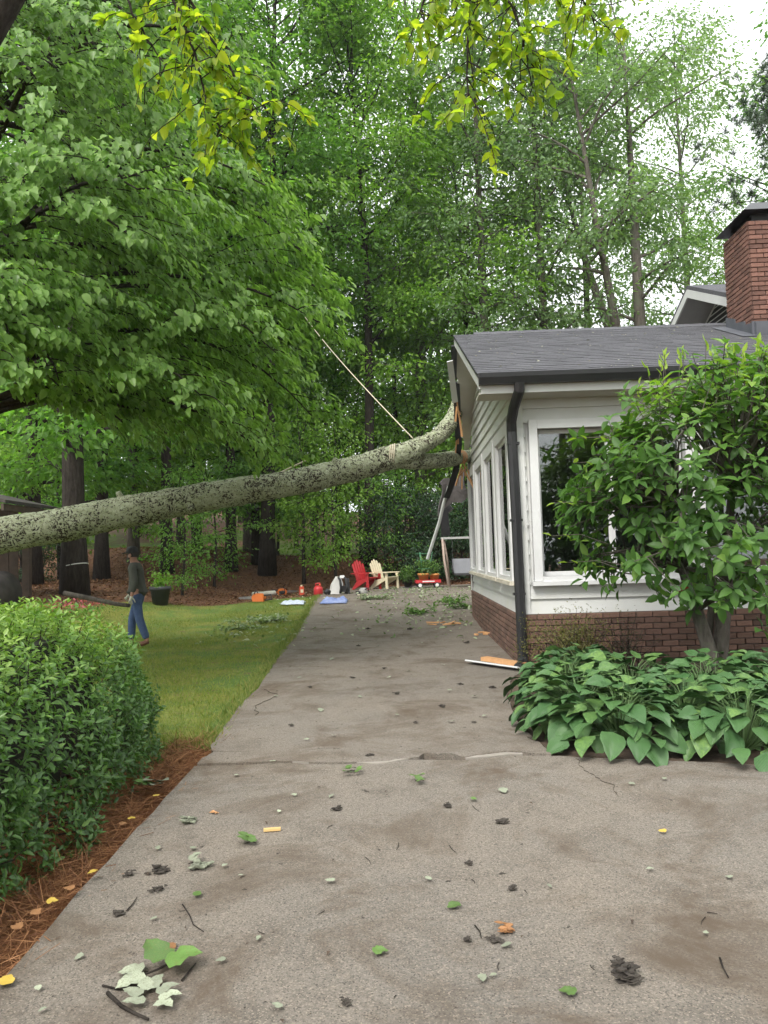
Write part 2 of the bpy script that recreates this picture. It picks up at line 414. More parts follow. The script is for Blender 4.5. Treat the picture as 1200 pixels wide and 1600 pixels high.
# ================================================================== house
SIDE = pmat('white_siding', (.60, .605, .59), (.55, .555, .535), 3, .55, .05, 60, dirt=(.55, .55, .48), dscale=1.3)
TRIM = pmat('white_trim', (.62, .625, .62), (.57, .57, .565), 4, .5)
TANTRIM = pmat('weathered_sill', (.62, .58, .48), (.5, .45, .36), 4, .7)
SOFF = pmat('soffit_panel', (.52, .50, .45), (.47, .45, .40), 3, .7)
BLACK = pmat('black_aluminium', (.012, .012, .014), (.02, .02, .022), 5, .38)
BRICK = pmat('brick_red', (.105, .06, .044), (.165, .088, .063), 7, .9, .5, 60, objrand=.4, dirt=(.10, .06, .045), dscale=5)
MORTAR = pmat('mortar_dark', (.10, .085, .075), (.16, .135, .115), 20, .95, .4, 60)
SHING = pmat('asphalt_shingle', (.062, .062, .07), (.09, .09, .10), 2.2, .93, .7, 180, dirt=(.125, .123, .135), dscale=40)
SHING2 = pmat('asphalt_shingle_flat', (.09, .085, .09), (.12, .115, .12), 3, .95, .7, 160)
WOODRAW = pmat('splintered_wood', (.50, .24, .10), (.62, .36, .17), 18, .8, .4, 60, stretch=(6, 6, 1))
INT = pmat('interior_plaster', (.3, .29, .27), (.25, .24, .23), 2, .9)
gmat, n, l, p = nodes_of('window_glass')
fr = n.new('ShaderNodeFresnel'); fr.inputs['IOR'].default_value = 1.5
tr = n.new('ShaderNodeBsdfTransparent'); tr.inputs['Color'].default_value = (.7, .75, .73, 1)
gl = n.new('ShaderNodeBsdfGlossy'); gl.inputs['Roughness'].default_value = .015; gl.inputs['Color'].default_value = (.9, .9, .9, 1)
ms = n.new('ShaderNodeMixShader'); l.new(ramp(n, l, fr.outputs[0], -.07, 1.0), ms.inputs[0]); l.new(tr.outputs[0], ms.inputs[1]); l.new(gl.outputs[0], ms.inputs[2])
l.new(ms.outputs[0], n['Material Output'].inputs['Surface'])

house = empty('house', (1.70, 10.0, 0), R(-1.5))
tag(house, 'white sided house wing with grey shingle roof, brick base and tall windows', 'house')
DEP, LEN = 7.0, 11.0
ZB = .68; EAVE_Z = 3.74; SL = .415; RY = 3.5; OV = .45
def roof_z(y): return EAVE_Z + SL * (RY + OV - abs(y - RY))          # top of deck
def gable_z(y): return roof_z(y) - .20
# --- brick base
BR_L, BR_H, BR_D = .2, .064, .05
def brick_mesh(along):
    s_ = (BR_L, BR_D, BR_H) if along == 'x' else (BR_D, BR_L, BR_H)
    import bmesh
    mb = MB(); mb.box((0, 0, 0), s_); me = mb.mesh('brick', BRICK)
    bm = bmesh.new(); bm.from_mesh(me); bmesh.ops.bevel(bm, geom=bm.edges, offset=.004, segments=1, affect='EDGES'); bm.to_mesh(me); bm.free()
    return me
BMX, BMY = brick_mesh('x'), brick_mesh('y')
rr = random.Random(3)
def lay(parent, me, axis, a0, a1, z0, nrow, fixed, cap=300, halfclip=True):
    pitch = BR_L + .011; rows_ = []
    for r_ in range(nrow):
        z = z0 + r_ * .0755 + .036
        a = a0 + BR_L / 2 - (pitch / 2 if r_ % 2 else 0)
        while a < a1 + BR_L / 2 - .001:
            lo, hi = max(a - BR_L / 2, a0), min(a + BR_L / 2, a1)
            if hi - lo > .05:
                o = bpy.data.objects.new('brick', me); col.objects.link(o); o.parent = parent
                cpos = (lo + hi) / 2; sc_ = (hi - lo) / BR_L; d_ = fixed + rr.uniform(-.003, .003)
                if axis == 'x': o.location = (cpos, d_, z); o.scale = (sc_, 1, 1)
                else: o.location = (d_, cpos, z); o.scale = (1, sc_, 1)
                o.rotation_euler = (0, rr.uniform(-.006, .006), 0)
            a += pitch
fd = MB().box((.06, DEP / 2, ZB / 2 - .05), (.08, DEP, ZB + .1)).build('foundation', MORTAR, house)
lay(fd, BMY, 'y', 0, DEP, .0, 9, .008)
fd = MB().box((LEN / 2 + .03, .06, ZB / 2 - .05), (LEN - .1, .08, ZB + .1)).build('foundation', MORTAR, house)
lay(fd, BMX, 'x', .03, 6.2, .0, 9, .008)

# --- openings
WZ0, WZ1 = 1.12, 3.12
left_open = [(.42 + 1.68 * k, .42 + 1.68 * k + 1.22) for k in range(4)]
front_open = [(.31, 2.25), (2.43, 4.4), (4.58, 6.55), (6.73, 8.7)]
# wall core (white board behind the siding)
mb = MB()
mb.box((.11, DEP / 2, (ZB + WZ0) / 2), (.10, DEP, WZ0 - ZB)); mb.box((.11, DEP / 2, (WZ1 + 3.60) / 2), (.10, DEP, 3.60 - WZ1))
e = [0] + [v for o_ in left_open for v in o_] + [DEP]
for a, b in zip(e[0::2], e[1::2]): mb.box((.11, (a + b) / 2, (WZ0 + WZ1) / 2), (.10, b - a, WZ1 - WZ0 - .004))
mb.prism([(.06, .2, 3.603), (.06, DEP - .6, 3.603), (.06, RY, gable_z(RY))], (.1, 0, 0))
mb.build('wall', SIDE, house)
mb = MB()
mb.box((LEN / 2 + .1, .11, (ZB + WZ0) / 2), (LEN, .10, WZ0 - ZB)); mb.box((LEN / 2 + .1, .11, (WZ1 + 3.60) / 2), (LEN, .10, 3.60 - WZ1))
e = [.16] + [v for o_ in front_open for v in o_] + [LEN]
for a, b in zip(e[0::2], e[1::2]): mb.box(((a + b) / 2, .11, (WZ0 + WZ1) / 2), (b - a, .10, WZ1 - WZ0 - .004))
mb.build('wall', SIDE, house)
# interior shell
mb = MB()
mb.box((LEN / 2, DEP - .1, 2.1), (LEN, .1, 2.9)); mb.box((LEN / 2, DEP / 2, .72), (LEN - .5, DEP - .5, .06)); mb.box((LEN / 2, DEP / 2, 3.55), (LEN - .4, DEP - .4, .04)); mb.box((LEN, DEP / 2, 2.1), (.1, DEP - .4, 2.9))
mb.build('interior_room', INT, house)
# --- clapboards
EX = .192
def clap_left(y0a, y1a, y0b, y1b, z):      # bottom y-range, top y-range
    t0, t1 = .046, .012
    vs = [(.06 - t0, y0a, z), (.06 - t0, y1a, z), (.06 - t1, y1b, z + EX + .012), (.06 - t1, y0b, z + EX + .012),
          (.059, y0a, z), (.059, y1a, z), (.059, y1b, z + EX + .012), (.059, y0b, z + EX + .012)]
    MB().add(vs, [(0, 3, 2, 1), (4, 5, 6, 7), (0, 1, 5, 4), (3, 7, 6, 2), (0, 4, 7, 3), (1, 2, 6, 5)]).build('siding_board', SIDE, house)
def clap_front(x0, x1, z):
    t0, t1 = .046, .012
    vs = [(x0, .06 - t0, z), (x1, .06 - t0, z), (x1, .06 - t1, z + EX + .012), (x0, .06 - t1, z + EX + .012), (x0, .059, z), (x1, .059, z), (x1, .059, z + EX + .012), (x0, .059, z + EX + .012)]
    MB().add(vs, [(0, 1, 2, 3), (4, 7, 6, 5), (0, 4, 5, 1), (3, 2, 6, 7), (0, 3, 7, 4), (1, 5, 6, 2)]).build('siding_board', SIDE, house)
for k in range(24):
    z = ZB + k * EX; zt = z + EX
    segs = [(.09, DEP - .02)]
    if zt > WZ0 - .05 and z < WZ1 + .02:
        segs = [(.09, left_open[0][0] - .12)] + [(a[1] + .12, b[0] - .12) for a, b in zip(left_open[:-1], left_open[1:])] + [(left_open[-1][1] + .12, DEP - .02)]
    for a, b in segs:
        if b - a < .05: continue
        def lim(zz):
            if zz < 3.45: return a, b
            hw = RY + OV - (zz + .20 - EAVE_Z) / SL
            return max(a, RY - hw), min(b, RY + hw)
        a0, b0 = lim(z + .02); a1, b1 = lim(zt)
        if b0 - a0 < .1: continue
        if z > 3.2 and b0 > 6.4: b0 = 6.35 - rr.random() * .4; b1 = min(b1, b0 - .1)     # torn away at the back
        clap_left(a0, b0, a1, max(b1, a1 + .02), z)
for k in range(16):
    z = ZB + k * EX
    if z + EX > 3.66: break
    if z + EX > WZ0 - .05 and z < WZ1 + .02:
        clap_front(.09, front_open[0][0] - .13, z)
        for a, b in zip(front_open[:-1], front_open[1:]):
            if b[0] - a[1] > .3: clap_front(a[1] + .13, b[0] - .13, z)
    else: clap_front(.09, LEN, z)
MB().box((.045, .045, (ZB + 3.6) / 2 - .02), (.10, .10, 3.6 - ZB + .03)).build('corner_trim', TRIM, house)
MB().box((.03, DEP - .03, (ZB + 3.1) / 2), (.08, .10, 3.1 - ZB)).build('corner_trim', TRIM, house)

# --- windows
def window(axis, a0, a1, z0, z1, split, casing=.12, deep=.045):
    """frame mesh with panes, meeting rail and sill as sub-parts; built along 'y' (side wall) or 'x' (front wall)"""
    def bx(mb, u0, u1, w0, w1, d0, d1):       # d measured outwards from the siding face (plane 0)
        c_ = ((u0 + u1) / 2, (w0 + w1) / 2); d = -(d0 + d1) / 2
        if axis == 'y': mb.box((d, c_[0], c_[1]), (abs(d1 - d0), u1 - u0, w1 - w0))
        else: mb.box((c_[0], d, c_[1]), (u1 - u0, abs(d1 - d0), w1 - w0))
    f = MB(); d0, d1 = (-.055, deep) if axis == 'x' else (-.05, deep)
    bx(f, a0 - casing, a0 + .02, z0 - .02, z1 + casing, d0, d1); bx(f, a1 - .02, a1 + casing, z0 - .02, z1 + casing, d0, d1)
    bx(f, a0 + .022, a1 - .022, z1 - .03, z1 + casing - .003, d0, d1 - .003); bx(f, a0 + .022, a1 - .022, z0 - .03, z0 + .04, d0, d1 - .003)
    o = f.build('window', TRIM, house)
    mid = (a0 + a1) / 2
    for k, (u0, u1) in enumerate(((a0 + .02, mid), (mid, a1 - .02)) if split else ((a0 + .02, a1 - .02),)):
        s_ = MB(); dd = (-.10 - .02 * k) if axis == 'x' else -.012; w = .045 if axis == 'x' else .03
        bx(s_, u0, u0 + w, z0 + .04, z1 - .03, dd - .025, dd); bx(s_, u1 - w, u1, z0 + .04, z1 - .03, dd - .025, dd)
        bx(s_, u0 + w, u1 - w, z0 + .04, z0 + .10, dd - .024, dd - .001); bx(s_, u0 + w, u1 - w, z1 - .085, z1 - .03, dd - .024, dd - .001)
        s_.build('sash', TRIM, o)
        g = MB(); bx(g, u0 + w - .005, u1 - w + .005, z0 + .095, z1 - .08, dd - .014, dd - .010); g.build('pane', gmat, o)
    s_ = MB(); bx(s_, a0 - casing - .03, a1 + casing + .03, z0 - .075, z0 - .023, -.02, deep + .035)
    s_.build('sill', TANTRIM if axis == 'y' else TRIM, o)
for a, b in left_open: window('y', a, b, WZ0, WZ1, False, .14, .03)
for a, b in front_open: window('x', a, b, WZ0, WZ1, True, .088, .05)
cu = MB()
for k in range(16): cu.tube([(5.6 + k * .06, .55 + .03 * (k % 2), .85), (5.6 + k * .06, .5 + .03 * (k % 2), 3.2)], .035, 6)
cu.build('curtain', pmat('curtain_cloth', (.6, .58, .5), (.5, .48, .42), 5, .9), house)

# --- roof
def slope_pt(x, t, front=True, up=0.0):
    """t = 0 eave .. 1 ridge"""
    run = RY + OV; y = -OV + t * run
    if not front: y = 2 * RY - y
    z = EAVE_Z + SL * t * run
    nz = 1 / math.sqrt(1 + SL * SL); return (x, y - (SL * nz * up if front else -SL * nz * up), z + nz * up)
rf = MB().prism([slope_pt(-OV, 0), slope_pt(-OV, 1), slope_pt(LEN, 1), slope_pt(LEN, 0)], (0, 0, -.06)).build('roof', SHING2, house)
jag = [(-OV, 3.5), (-.42, 4.1), (-.44, 4.4), (-.3, 4.7), (-.2, 5.0), (-.24, 5.4), (.05, 5.7), (-.12, 6.1), (.2, 6.3), (.5, 6.0), (.75, 6.6), (.9, 7.45)]
bp = [(x, y, roof_z(y)) for x, y in jag] + [(LEN, 2 * RY + OV, EAVE_Z), (LEN, RY, roof_z(RY))]
MB().prism(bp, (0, 0, -.06)).build('roof_deck', SHING2, rf)
# shingle courses: real overlapping tabs on the front slope
run = (RY + OV) * math.sqrt(1 + SL * SL); ncs = 29; exl = run / ncs
V, Fc = [], []
ct = Vector((0, 1, SL)).normalized(); cn = Vector((0, -SL, 1)).normalized(); o0 = Vector((0, -OV, EAVE_Z))
rs = random.Random(11)
for r_ in range(ncs):
    x = -OV - .012 - rs.random() * .25
    while x < LEN:
        w = rs.uniform(.17, .36); xa, xb = max(x + .002, -OV - .012), min(x + w - .002, LEN); x += w
        if xb - xa < .02: continue
        th = .008 + rs.random() * .005; b_ = r_ * exl - .006 - rs.random() * .006; t_ = (r_ + 1) * exl + .03
        a = o0 + ct * b_; bT = o0 + ct * min(t_, run)
        i0 = len(V)
        V += [a + cn * .001 + Vector((xa, 0, 0)), a + cn * .001 + Vector((xb, 0, 0)), a + cn * th + Vector((xb, 0, 0)), a + cn * th + Vector((xa, 0, 0)),
              bT + cn * .003 + Vector((xb, 0, 0)), bT + cn * .003 + Vector((xa, 0, 0))]
        Fc += [(i0, i0 + 1, i0 + 2, i0 + 3), (i0 + 3, i0 + 2, i0 + 4, i0 + 5)]
o = MB().add(V, Fc).build('shingles', SHING, rf, fix=False); o['kind'] = 'stuff'
r9 = np.random.default_rng(91); xq = r9.uniform(-.4, 6, 190); tq = r9.random(190)
Pq_ = np.array([slope_pt(a_, b_, True, .018) for a_, b_ in zip(xq, tq)]); dq = np.c_[r9.normal(0, 1, 190), r9.normal(0, 1, 190), np.zeros(190)]; dq[:, 2] = dq[:, 1] * SL
o = link('roof_litter', leaves_mesh('roof_litter', Pq_, dq, r9.normal(0, .15, (190, 3)) + np.array([0, -SL, 1]), r9.uniform(.02, .055, 190), LEAF8, leafmat('roof_leaf', (.12, .10, .06), (.25, .24, .17), (.42, .42, .34), .1, .7, .2), r9), rf); o['kind'] = 'stuff'
rc = MB(); x = -.1
while x < 4.6:
    rc.prism([(x, RY - .16, roof_z(RY - .16) + .015), (x, RY, roof_z(RY) + .038), (x, RY + .16, roof_z(RY + .16) + .015), (x, RY + .16, roof_z(RY + .16) + .004), (x, RY, roof_z(RY) + .02), (x, RY - .16, roof_z(RY - .16) + .004)], (.29, 0, .006)); x += .25
rc.build('ridge_cap', SHING, rf)
# fascia, soffit, rake
MB().box((LEN / 2 - OV / 2 + .01, -OV + .03, EAVE_Z - .155), (LEN + OV - .04, .03, .19)).build('fascia', TRIM, house)
MB().box((LEN / 2 - OV / 2, -OV / 2 + .06, EAVE_Z - .235), (LEN + OV - .02, OV - .02, .025)).build('soffit', SOFF, house)
def rk(y0, y1, x, w, top=-.062, th=.03):
    return [(x, y0, roof_z(y0) + top), (x, y1, roof_z(y1) + top), (x, y1, roof_z(y1) + top - w), (x, y0, roof_z(y0) + top - w)]
MB().prism(rk(-OV + .0, RY, -OV + .004, .13), (.03, 0, 0)).build('rake_board', TRIM, house)
MB().prism(rk(-OV, RY, -OV - .016, .022, -.0), (.02, 0, 0)).build('drip_edge', BLACK, house)
MB().prism([(-OV + .036, -OV + .05, roof_z(-OV + .05) - .15), (-OV + .036, RY, roof_z(RY) - .15), (.05, RY, roof_z(RY) - .15), (.05, -OV + .05, roof_z(-OV + .05) - .15)], (0, 0, -.015)).build('soffit', SOFF, house)
js = [(-.40, 3.5), (-.39, 3.9), (-.42, 4.2), (-.33, 4.5), (-.36, 4.9), (-.25, 5.2), (-.27, 5.6), (-.16, 5.9), (-.19, 6.3), (-.08, 6.6), (-.05, 7.1)]
MB().prism([(x, y, roof_z(y) - .15) for x, y in js] + [(.05, 7.1, roof_z(7.1) - .15), (.05, 3.5, roof_z(3.5) - .15)], (0, 0, -.014)).build('soffit', SOFF, house)
# gutter and downspout
g = MB(); prof = [(-OV - .002, EAVE_Z - .02), (-OV - .002, EAVE_Z - .15), (-OV - .09, EAVE_Z - .15), (-OV - .125, EAVE_Z - .07), (-OV - .13, EAVE_Z - .015), (-OV - .118, EAVE_Z - .015), (-OV - .112, EAVE_Z - .07), (-OV - .085, EAVE_Z - .138), (-OV - .014, EAVE_Z - .138), (-OV - .014, EAVE_Z - .02)]
g.prism([(-OV + .0, y, z) for y, z in prof], (LEN + .4, 0, 0)); g.build('gutter', BLACK, house)
d = MB(); d.tube([(.05, -.52, 3.60), (.05, -.50, 3.50), (-.0, -.30, 3.32), (-.01, -.12, 3.18), (-.005, -.07, 3.05), (.01, -.07, 2.0), (.02, -.07, .35), (.02, -.08, .14), (.0, -.16, .08), (-.08, -.36, .06)], .066, 8, flat=.75)
d.build('downspout', BLACK, house)
st = MB()
for z in (2.9, 1.9, .95): st.box((.01, -.06, z), (.155, .10, .03))
st.build('downspout_strap', BLACK, house)
# --- torn gable at the back
def P2(pts): return [Vector(q) for q in pts]
MB().bar((-.52, 3.75, 4.98), (-.38, 4.75, 4.42), .02, .11, up=(1, 0, .2)).build('loose_rake_board', TRIM, house)
MB().bar((-.45, 3.52, 5.2), (-.42, 4.3, 4.78), .03, .10, up=(1, 0, .2)).build('drip_edge', BLACK, house)
sp_ = MB(); rs = random.Random(5)
for k in range(9):
    y = 4.7 + k * .12 + rs.random() * .1; x = -.36 + k * .014 + rs.uniform(-.03, .03); z = roof_z(y) - .2 - rs.random() * .25
    sp_.bar((x, y, z), (x + rs.uniform(-.05, .08), y + rs.uniform(-.1, .25), z - rs.uniform(.2, .55)), .02 + rs.random() * .03, .012 + rs.random() * .02)
sp_.build('splintered_rafter', WOODRAW, house)
sp_ = MB()
for k in range(7):
    y = 6.2 + rs.random() * .6; sp_.bar((-.02 - rs.random() * .12, y, 3.45 - rs.random() * .3), (rs.uniform(-.3, .1), y + rs.uniform(-.3, .3), 3.2 - rs.random() * .4), .03, .02)
sp_.build('splintered_stud', WOODRAW, house)
be = MB(); path = [(-.36, 4.6, 4.78), (-.33, 4.9, 4.45), (-.30, 5.4, 4.05), (-.26, 5.8, 3.75), (-.30, 6.2, 3.3), (-.42, 6.6, 2.9), (-.50, 6.8, 2.72)]
for a, b in zip(path[:-1], path[1:]): be.bar(a, b, .03, .13, up=(1, .2, 0))
be.build('dangling_drip_edge', BLACK, house)
be = MB(); path = [(-.44, 6.75, 2.95), (-.56, 6.9, 2.6), (-.66, 7.05, 2.2), (-.82, 7.15, 1.75), (-.95, 7.2, 1.38)]
be.tube(path, .04, 6, flat=.7); be.build('dangling_downspout', pmat('pale_metal', (.5, .52, .5), (.42, .44, .42), 6, .5), house)
# a crumpled flap of shingles hanging off the back corner
V = []; Fc = []
for j in range(7):
    for i in range(8):
        u, v_ = i / 7, j / 6
        V.append((-.62 + .62 * u + .06 * math.sin(v_ * 5 + u * 3), 7.3 + .15 * v_ + .1 * math.sin(u * 4), 3.35 - .7 * v_ * (1 - .25 * u) - .25 * (1 - u) + .07 * math.sin(u * 9 + v_ * 4)))
for j in range(6):
    for i in range(7): Fc.append((j * 8 + i, j * 8 + i + 1, (j + 1) * 8 + i + 1, (j + 1) * 8 + i))
o = MB().add(V, Fc).build('torn_shingle_flap', pmat('torn_shingle', (.13, .12, .115), (.09, .08, .08), 9, .95, .6, 70), house)
sm = o.modifiers.new('thick', 'SOLIDIFY'); sm.thickness = .03
MB().bar((-.55, 7.45, 2.5), (-.5, 7.5, 1.9), .2, .16).bar((-.35, 7.45, 2.55), (-.62, 7.55, 2.35), .1, .12).build('torn_underlay', BLACK, house)

# --- main wing behind, with the gable that carries the chimney
MWX, MRY, MRZ, MSL = 4.45, 5.45, 6.78, .43
def mz(y): return MRZ - MSL * abs(y - MRY)
mr = MB().prism([(MWX, 1.2, mz(1.2)), (MWX, MRY, MRZ), (MWX, 10.5, mz(10.5)), (MWX, 10.5, mz(10.5) - .08), (MWX, MRY, MRZ - .08), (MWX, 1.2, mz(1.2) - .08)], (8, 0, 0)).build('roof', SHING, house)
MB().prism([(MWX - .008, 1.2, mz(1.2) - .085), (MWX - .008, MRY, MRZ - .085), (MWX - .008, 10.5, mz(10.5) - .085), (MWX - .008, 10.5, mz(10.5) - .25), (MWX - .008, MRY, MRZ - .25), (MWX - .008, 1.2, mz(1.2) - .25)], (.035, 0, 0)).build('rake_board', TRIM, house)
MB().prism([(MWX + .03, 1.2, mz(1.2) - .17), (MWX + .03, MRY, MRZ - .17), (MWX + .03, 10.5, mz(10.5) - .17), (MWX + .03, 10.5, mz(10.5) - .19), (MWX + .03, MRY, MRZ - .19), (MWX + .03, 1.2, mz(1.2) - .19)], (.62, 0, 0)).build('soffit', pmat('soffit_grey', (.36, .36, .36), (.30, .3, .3), 3, .7), house)
MB().prism([(MWX + .65, 1.5, 3.7), (MWX + .65, 1.5, mz(1.5) - .2), (MWX + .65, MRY, MRZ - .2), (MWX + .65, 10.2, mz(10.2) - .2), (MWX + .65, 10.2, 3.7)], (7, 0, 0)).build('wall', SIDE, house)
lv = MB().prism([(MWX + .635, MRY - 1.9, MRZ - 1.12), (MWX + .635, MRY, MRZ - .3), (MWX + .635, MRY + 1.9, MRZ - 1.12)], (.012, 0, 0)).build('louver_vent', pmat('vent_dark', (.03, .03, .03)), house)
for k in range(7):
    z = MRZ - 1.06 + k * .105; hw = (MRZ - .33 - z) / MSL
    if hw > .12: MB().bar((MWX + .61, MRY - hw, z), (MWX + .61, MRY + hw, z), .05, .012, up=(-.7, 0, .7)).build('louver_slat', TRIM, lv)
# --- chimney
CX0, CX1, CY0, CY1, CZ1 = 4.16, 5.35, 2.02, 2.98, 6.62
ch = MB().box(((CX0 + CX1) / 2 + .01, (CY0 + CY1) / 2, (4.4 + CZ1) / 2), (CX1 - CX0 - .05, CY1 - CY0 - .07, CZ1 - 4.4)).build('chimney', MORTAR, house)
BRC = pmat('brick_chimney', (.125, .062, .046), (.185, .092, .067), 7, .9, .5, 60, objrand=.35, dirt=(.13, .06, .045), dscale=5)
for m_, nm in ((BMX, 'x'), (BMY, 'y')):
    me = m_.copy(); me.materials.clear(); me.materials.append(BRC)
    if nm == 'x': lay(ch, me, 'x', CX0, CX1, 4.80, 24, CY0 + .012)
    else: lay(ch, me, 'y', CY0 + .052, CY1, 4.9, 23, CX0 + .026)
fl = MB().prism([(CX0 - .012, CY0 - .1, roof_z(CY0 - .1) + .012), (CX0 - .012, CY0 - .1, roof_z(CY0) + .2), (CX0 - .012, CY0 + .3, roof_z(CY0 + .3) + .14), (CX0 - .012, CY0 + .3, roof_z(CY0 + .3) + .2), (CX0 - .012, CY0 + .65, roof_z(CY0 + .65) + .13), (CX0 - .012, CY0 + .65, roof_z(CY0 + .65) + .2), (CX0 - .012, CY1 + .04, roof_z(CY1) + .2), (CX0 - .012, CY1 + .04, roof_z(CY1 + .04) + .012)], (.02, 0, 0))
fl.prism([(CX0 - .25, CY0 - .15, roof_z(CY0 - .15) + .02), (CX0 - .25, CY1 + .05, roof_z(CY1 + .05) + .02), (CX0, CY1 + .05, roof_z(CY1 + .05) + .022), (CX0, CY0 - .15, roof_z(CY0 - .15) + .022)], (0, 0, .004))
fl.box(((CX0 + CX1) / 2, CY0 - .03, roof_z(CY0) + .1), (CX1 - CX0 + .1, .02, .24)); fl.build('flashing', pmat('flashing_slate', (.10, .105, .12), (.07, .075, .09), 5, .6), ch)
cp = MB(); cx, cyy = (CX0 + CX1) / 2, (CY0 + CY1) / 2
a_, b_ = (CX1 - CX0) / 2 + .10, (CY1 - CY0) / 2 + .10; z0 = CZ1 + .14
cp.add([(cx - a_, cyy - b_, z0), (cx + a_, cyy - b_, z0), (cx + a_, cyy + b_, z0), (cx - a_, cyy + b_, z0), (cx - a_ + .3, cyy - .18, z0 + .28), (cx + a_ - .3, cyy - .18, z0 + .28), (cx + a_ - .3, cyy + .18, z0 + .28), (cx - a_ + .3, cyy + .18, z0 + .28)],
       [(3, 2, 1, 0), (4, 5, 6, 7), (0, 1, 5, 4), (1, 2, 6, 5), (2, 3, 7, 6), (3, 0, 4, 7)])
cp.box((cx, cyy, CZ1 + .075), (1.0, .78, .16)); cp.build('chimney_cap', BLACK, ch)
# ================================================================== vegetation
def barkmat(name, c1, c2, scale=5, moss=None):
    m, n, l, p = nodes_of(name); v = coords(n, l, (1, 1, .22))
    f1 = noise_(n, l, v, scale * 4, 6, .7, .4)
    c = mixc(n, l, ramp(n, l, f1, .35, .65), c1, c2)
    if moss:
        v2 = coords(n, l); c = mixc(n, l, ramp(n, l, noise_(n, l, v2, 2.2, 5, .7), .5, .66), c, moss)
    l.new(c, p.inputs['Base Color']); p.inputs['Roughness'].default_value = .95; p.inputs['Specular IOR Level'].default_value = .2
    bump(n, l, p, f1, .9, .03); return m
BARK = barkmat('bark_dark', (.018, .014, .012), (.05, .042, .035))
BARK2 = barkmat('bark_grey', (.07, .06, .05), (.16, .14, .12), 4, (.13, .14, .10))
BARK3 = barkmat('bark_mossy', (.05, .045, .035), (.11, .10, .08), 5, (.09, .11, .06))
LF_A = leafmat('foliage_mid', (.085, .185, .04), (.145, .29, .06), (.22, .39, .088), .55)
LF_B = leafmat('foliage_deep', (.068, .16, .04), (.12, .255, .06), (.18, .34, .085), .53)
LF_C = leafmat('foliage_fresh', (.11, .22, .038), (.185, .33, .055), (.265, .41, .075), .52)
LF_D = leafmat('foliage_pale', (.115, .205, .085), (.17, .27, .115), (.23, .33, .15), .48)

def arc(p0, az, el, L, n, curve, wob, rg):
    """path leaving p0 along azimuth/elevation, elevation changing by curve over its length"""
    pts = [np.array(p0, float)]; a, e = az, el
    for i in range(n):
        a += rg.normal(0, wob); e += curve / n + rg.normal(0, wob * .6)
        pts.append(pts[-1] + L / n * np.array([math.cos(a) * math.cos(e), math.sin(a) * math.cos(e), math.sin(e)]))
    return pts
def make_tree(seed, Ht, r0, width, first=.22, nb=42, sub=5, clus=5, nl=22, leaf=.19, lean=(0, 0), tops=1, droop=-.2, spread=.40, low_el=.22, thin=1.0):
    rg = np.random.default_rng(seed); mb = MB()
    n = 14; trunk = []
    wx, wy = rg.normal(0, .12, 2)
    for i in range(n + 1):
        t = i / n; trunk.append((lean[0] * t * Ht + wx * math.sin(t * 4) * 1.2 * t, lean[1] * t * Ht + wy * math.sin(t * 3 + 1) * 1.2 * t, t * Ht))
    mb.tube(trunk, [r0 * (1.35 if i == 0 else 1) * (1 - .93 * (i / n) ** 1.1) + .012 for i in range(n + 1)], 10)
    TR = np.array(trunk); pos, dirs, crn = [], [], []
    stems = [TR]
    for k in range(tops - 1):
        s0 = TR[int(n * .22) + k]; az = rg.random() * 6.28
        pth = arc(s0, az, 1.15, Ht * .72, 9, .25, .06, rg); mb.tube(pth, np.linspace(r0 * .7, .02, 10), 8); stems.append(np.array(pth))
    for b in range(nb):
        t = first + (1 - first) * (b + rg.random() * .6) / nb; st = stems[b % len(stems)]
        if b % len(stems): t = .15 + .85 * t
        f = min(t * (len(st) - 1), len(st) - 1.001); i = int(f); p0 = st[i] + (st[i + 1] - st[i]) * (f - i)
        prof = (math.sin(math.pi * min(1, (t - first) / (1 - first) * .66 + .14))) ** .7
        L = width * prof * rg.uniform(.65, 1.15); az = b * 2.4 + rg.normal(0, .35)
        el = low_el + .9 * t * t + rg.normal(0, .15)
        pth = arc(p0, az, el, L, 6, droop + .25 * t, .13, rg)
        mb.tube(pth, np.linspace(max(.014, r0 * .34 * (1 - t * .6)), .008, 7), 5, caps=False)
        PT = np.array(pth)
        for s in range(sub):
            u = .28 + .72 * (s + rg.random()) / sub; f = min(u * 6, 5.999); i = int(f); q = PT[i] + (PT[i + 1] - PT[i]) * (f - i)
            sl = L * rg.uniform(.28, .55) * (1.15 - .5 * u)
            sp2 = arc(q, az + rg.choice([-1, 1]) * rg.uniform(.4, 1.2), rg.normal(.08, .25), sl, 4, -.35, .2, rg)
            mb.tube(sp2, np.linspace(.013, .004, 5), 3, caps=False)
            for c_ in range(clus):
                g = np.array(sp2[min(4, 1 + c_ * 4 // clus)])
                m_ = max(2, int(nl * rg.uniform(.5, 1.4) * thin))
                off = rg.normal(0, 1, (m_, 3)) * np.array([spread, spread, spread * .38])
                crn.append(np.clip(rg.random() * .62 + rg.random(m_) * .38, 0, 1)); pos.append(g + off); dirs.append(off + np.array([math.cos(az), math.sin(az), -.35]) * .3)
    pos = np.concatenate(pos); d = np.concatenate(dirs); m_ = len(pos)
    d = unit(d + rg.normal(0, .25, (m_, 3))); d[:, 2] -= .35
    nrm = rg.normal(0, .6, (m_, 3)) + np.array([0, -.0, 1.0])
    return mb.mesh('trunk', None, True), (pos, d, nrm, leaf * rg.uniform(.7, 1.25, m_)), rg, np.concatenate(crn)

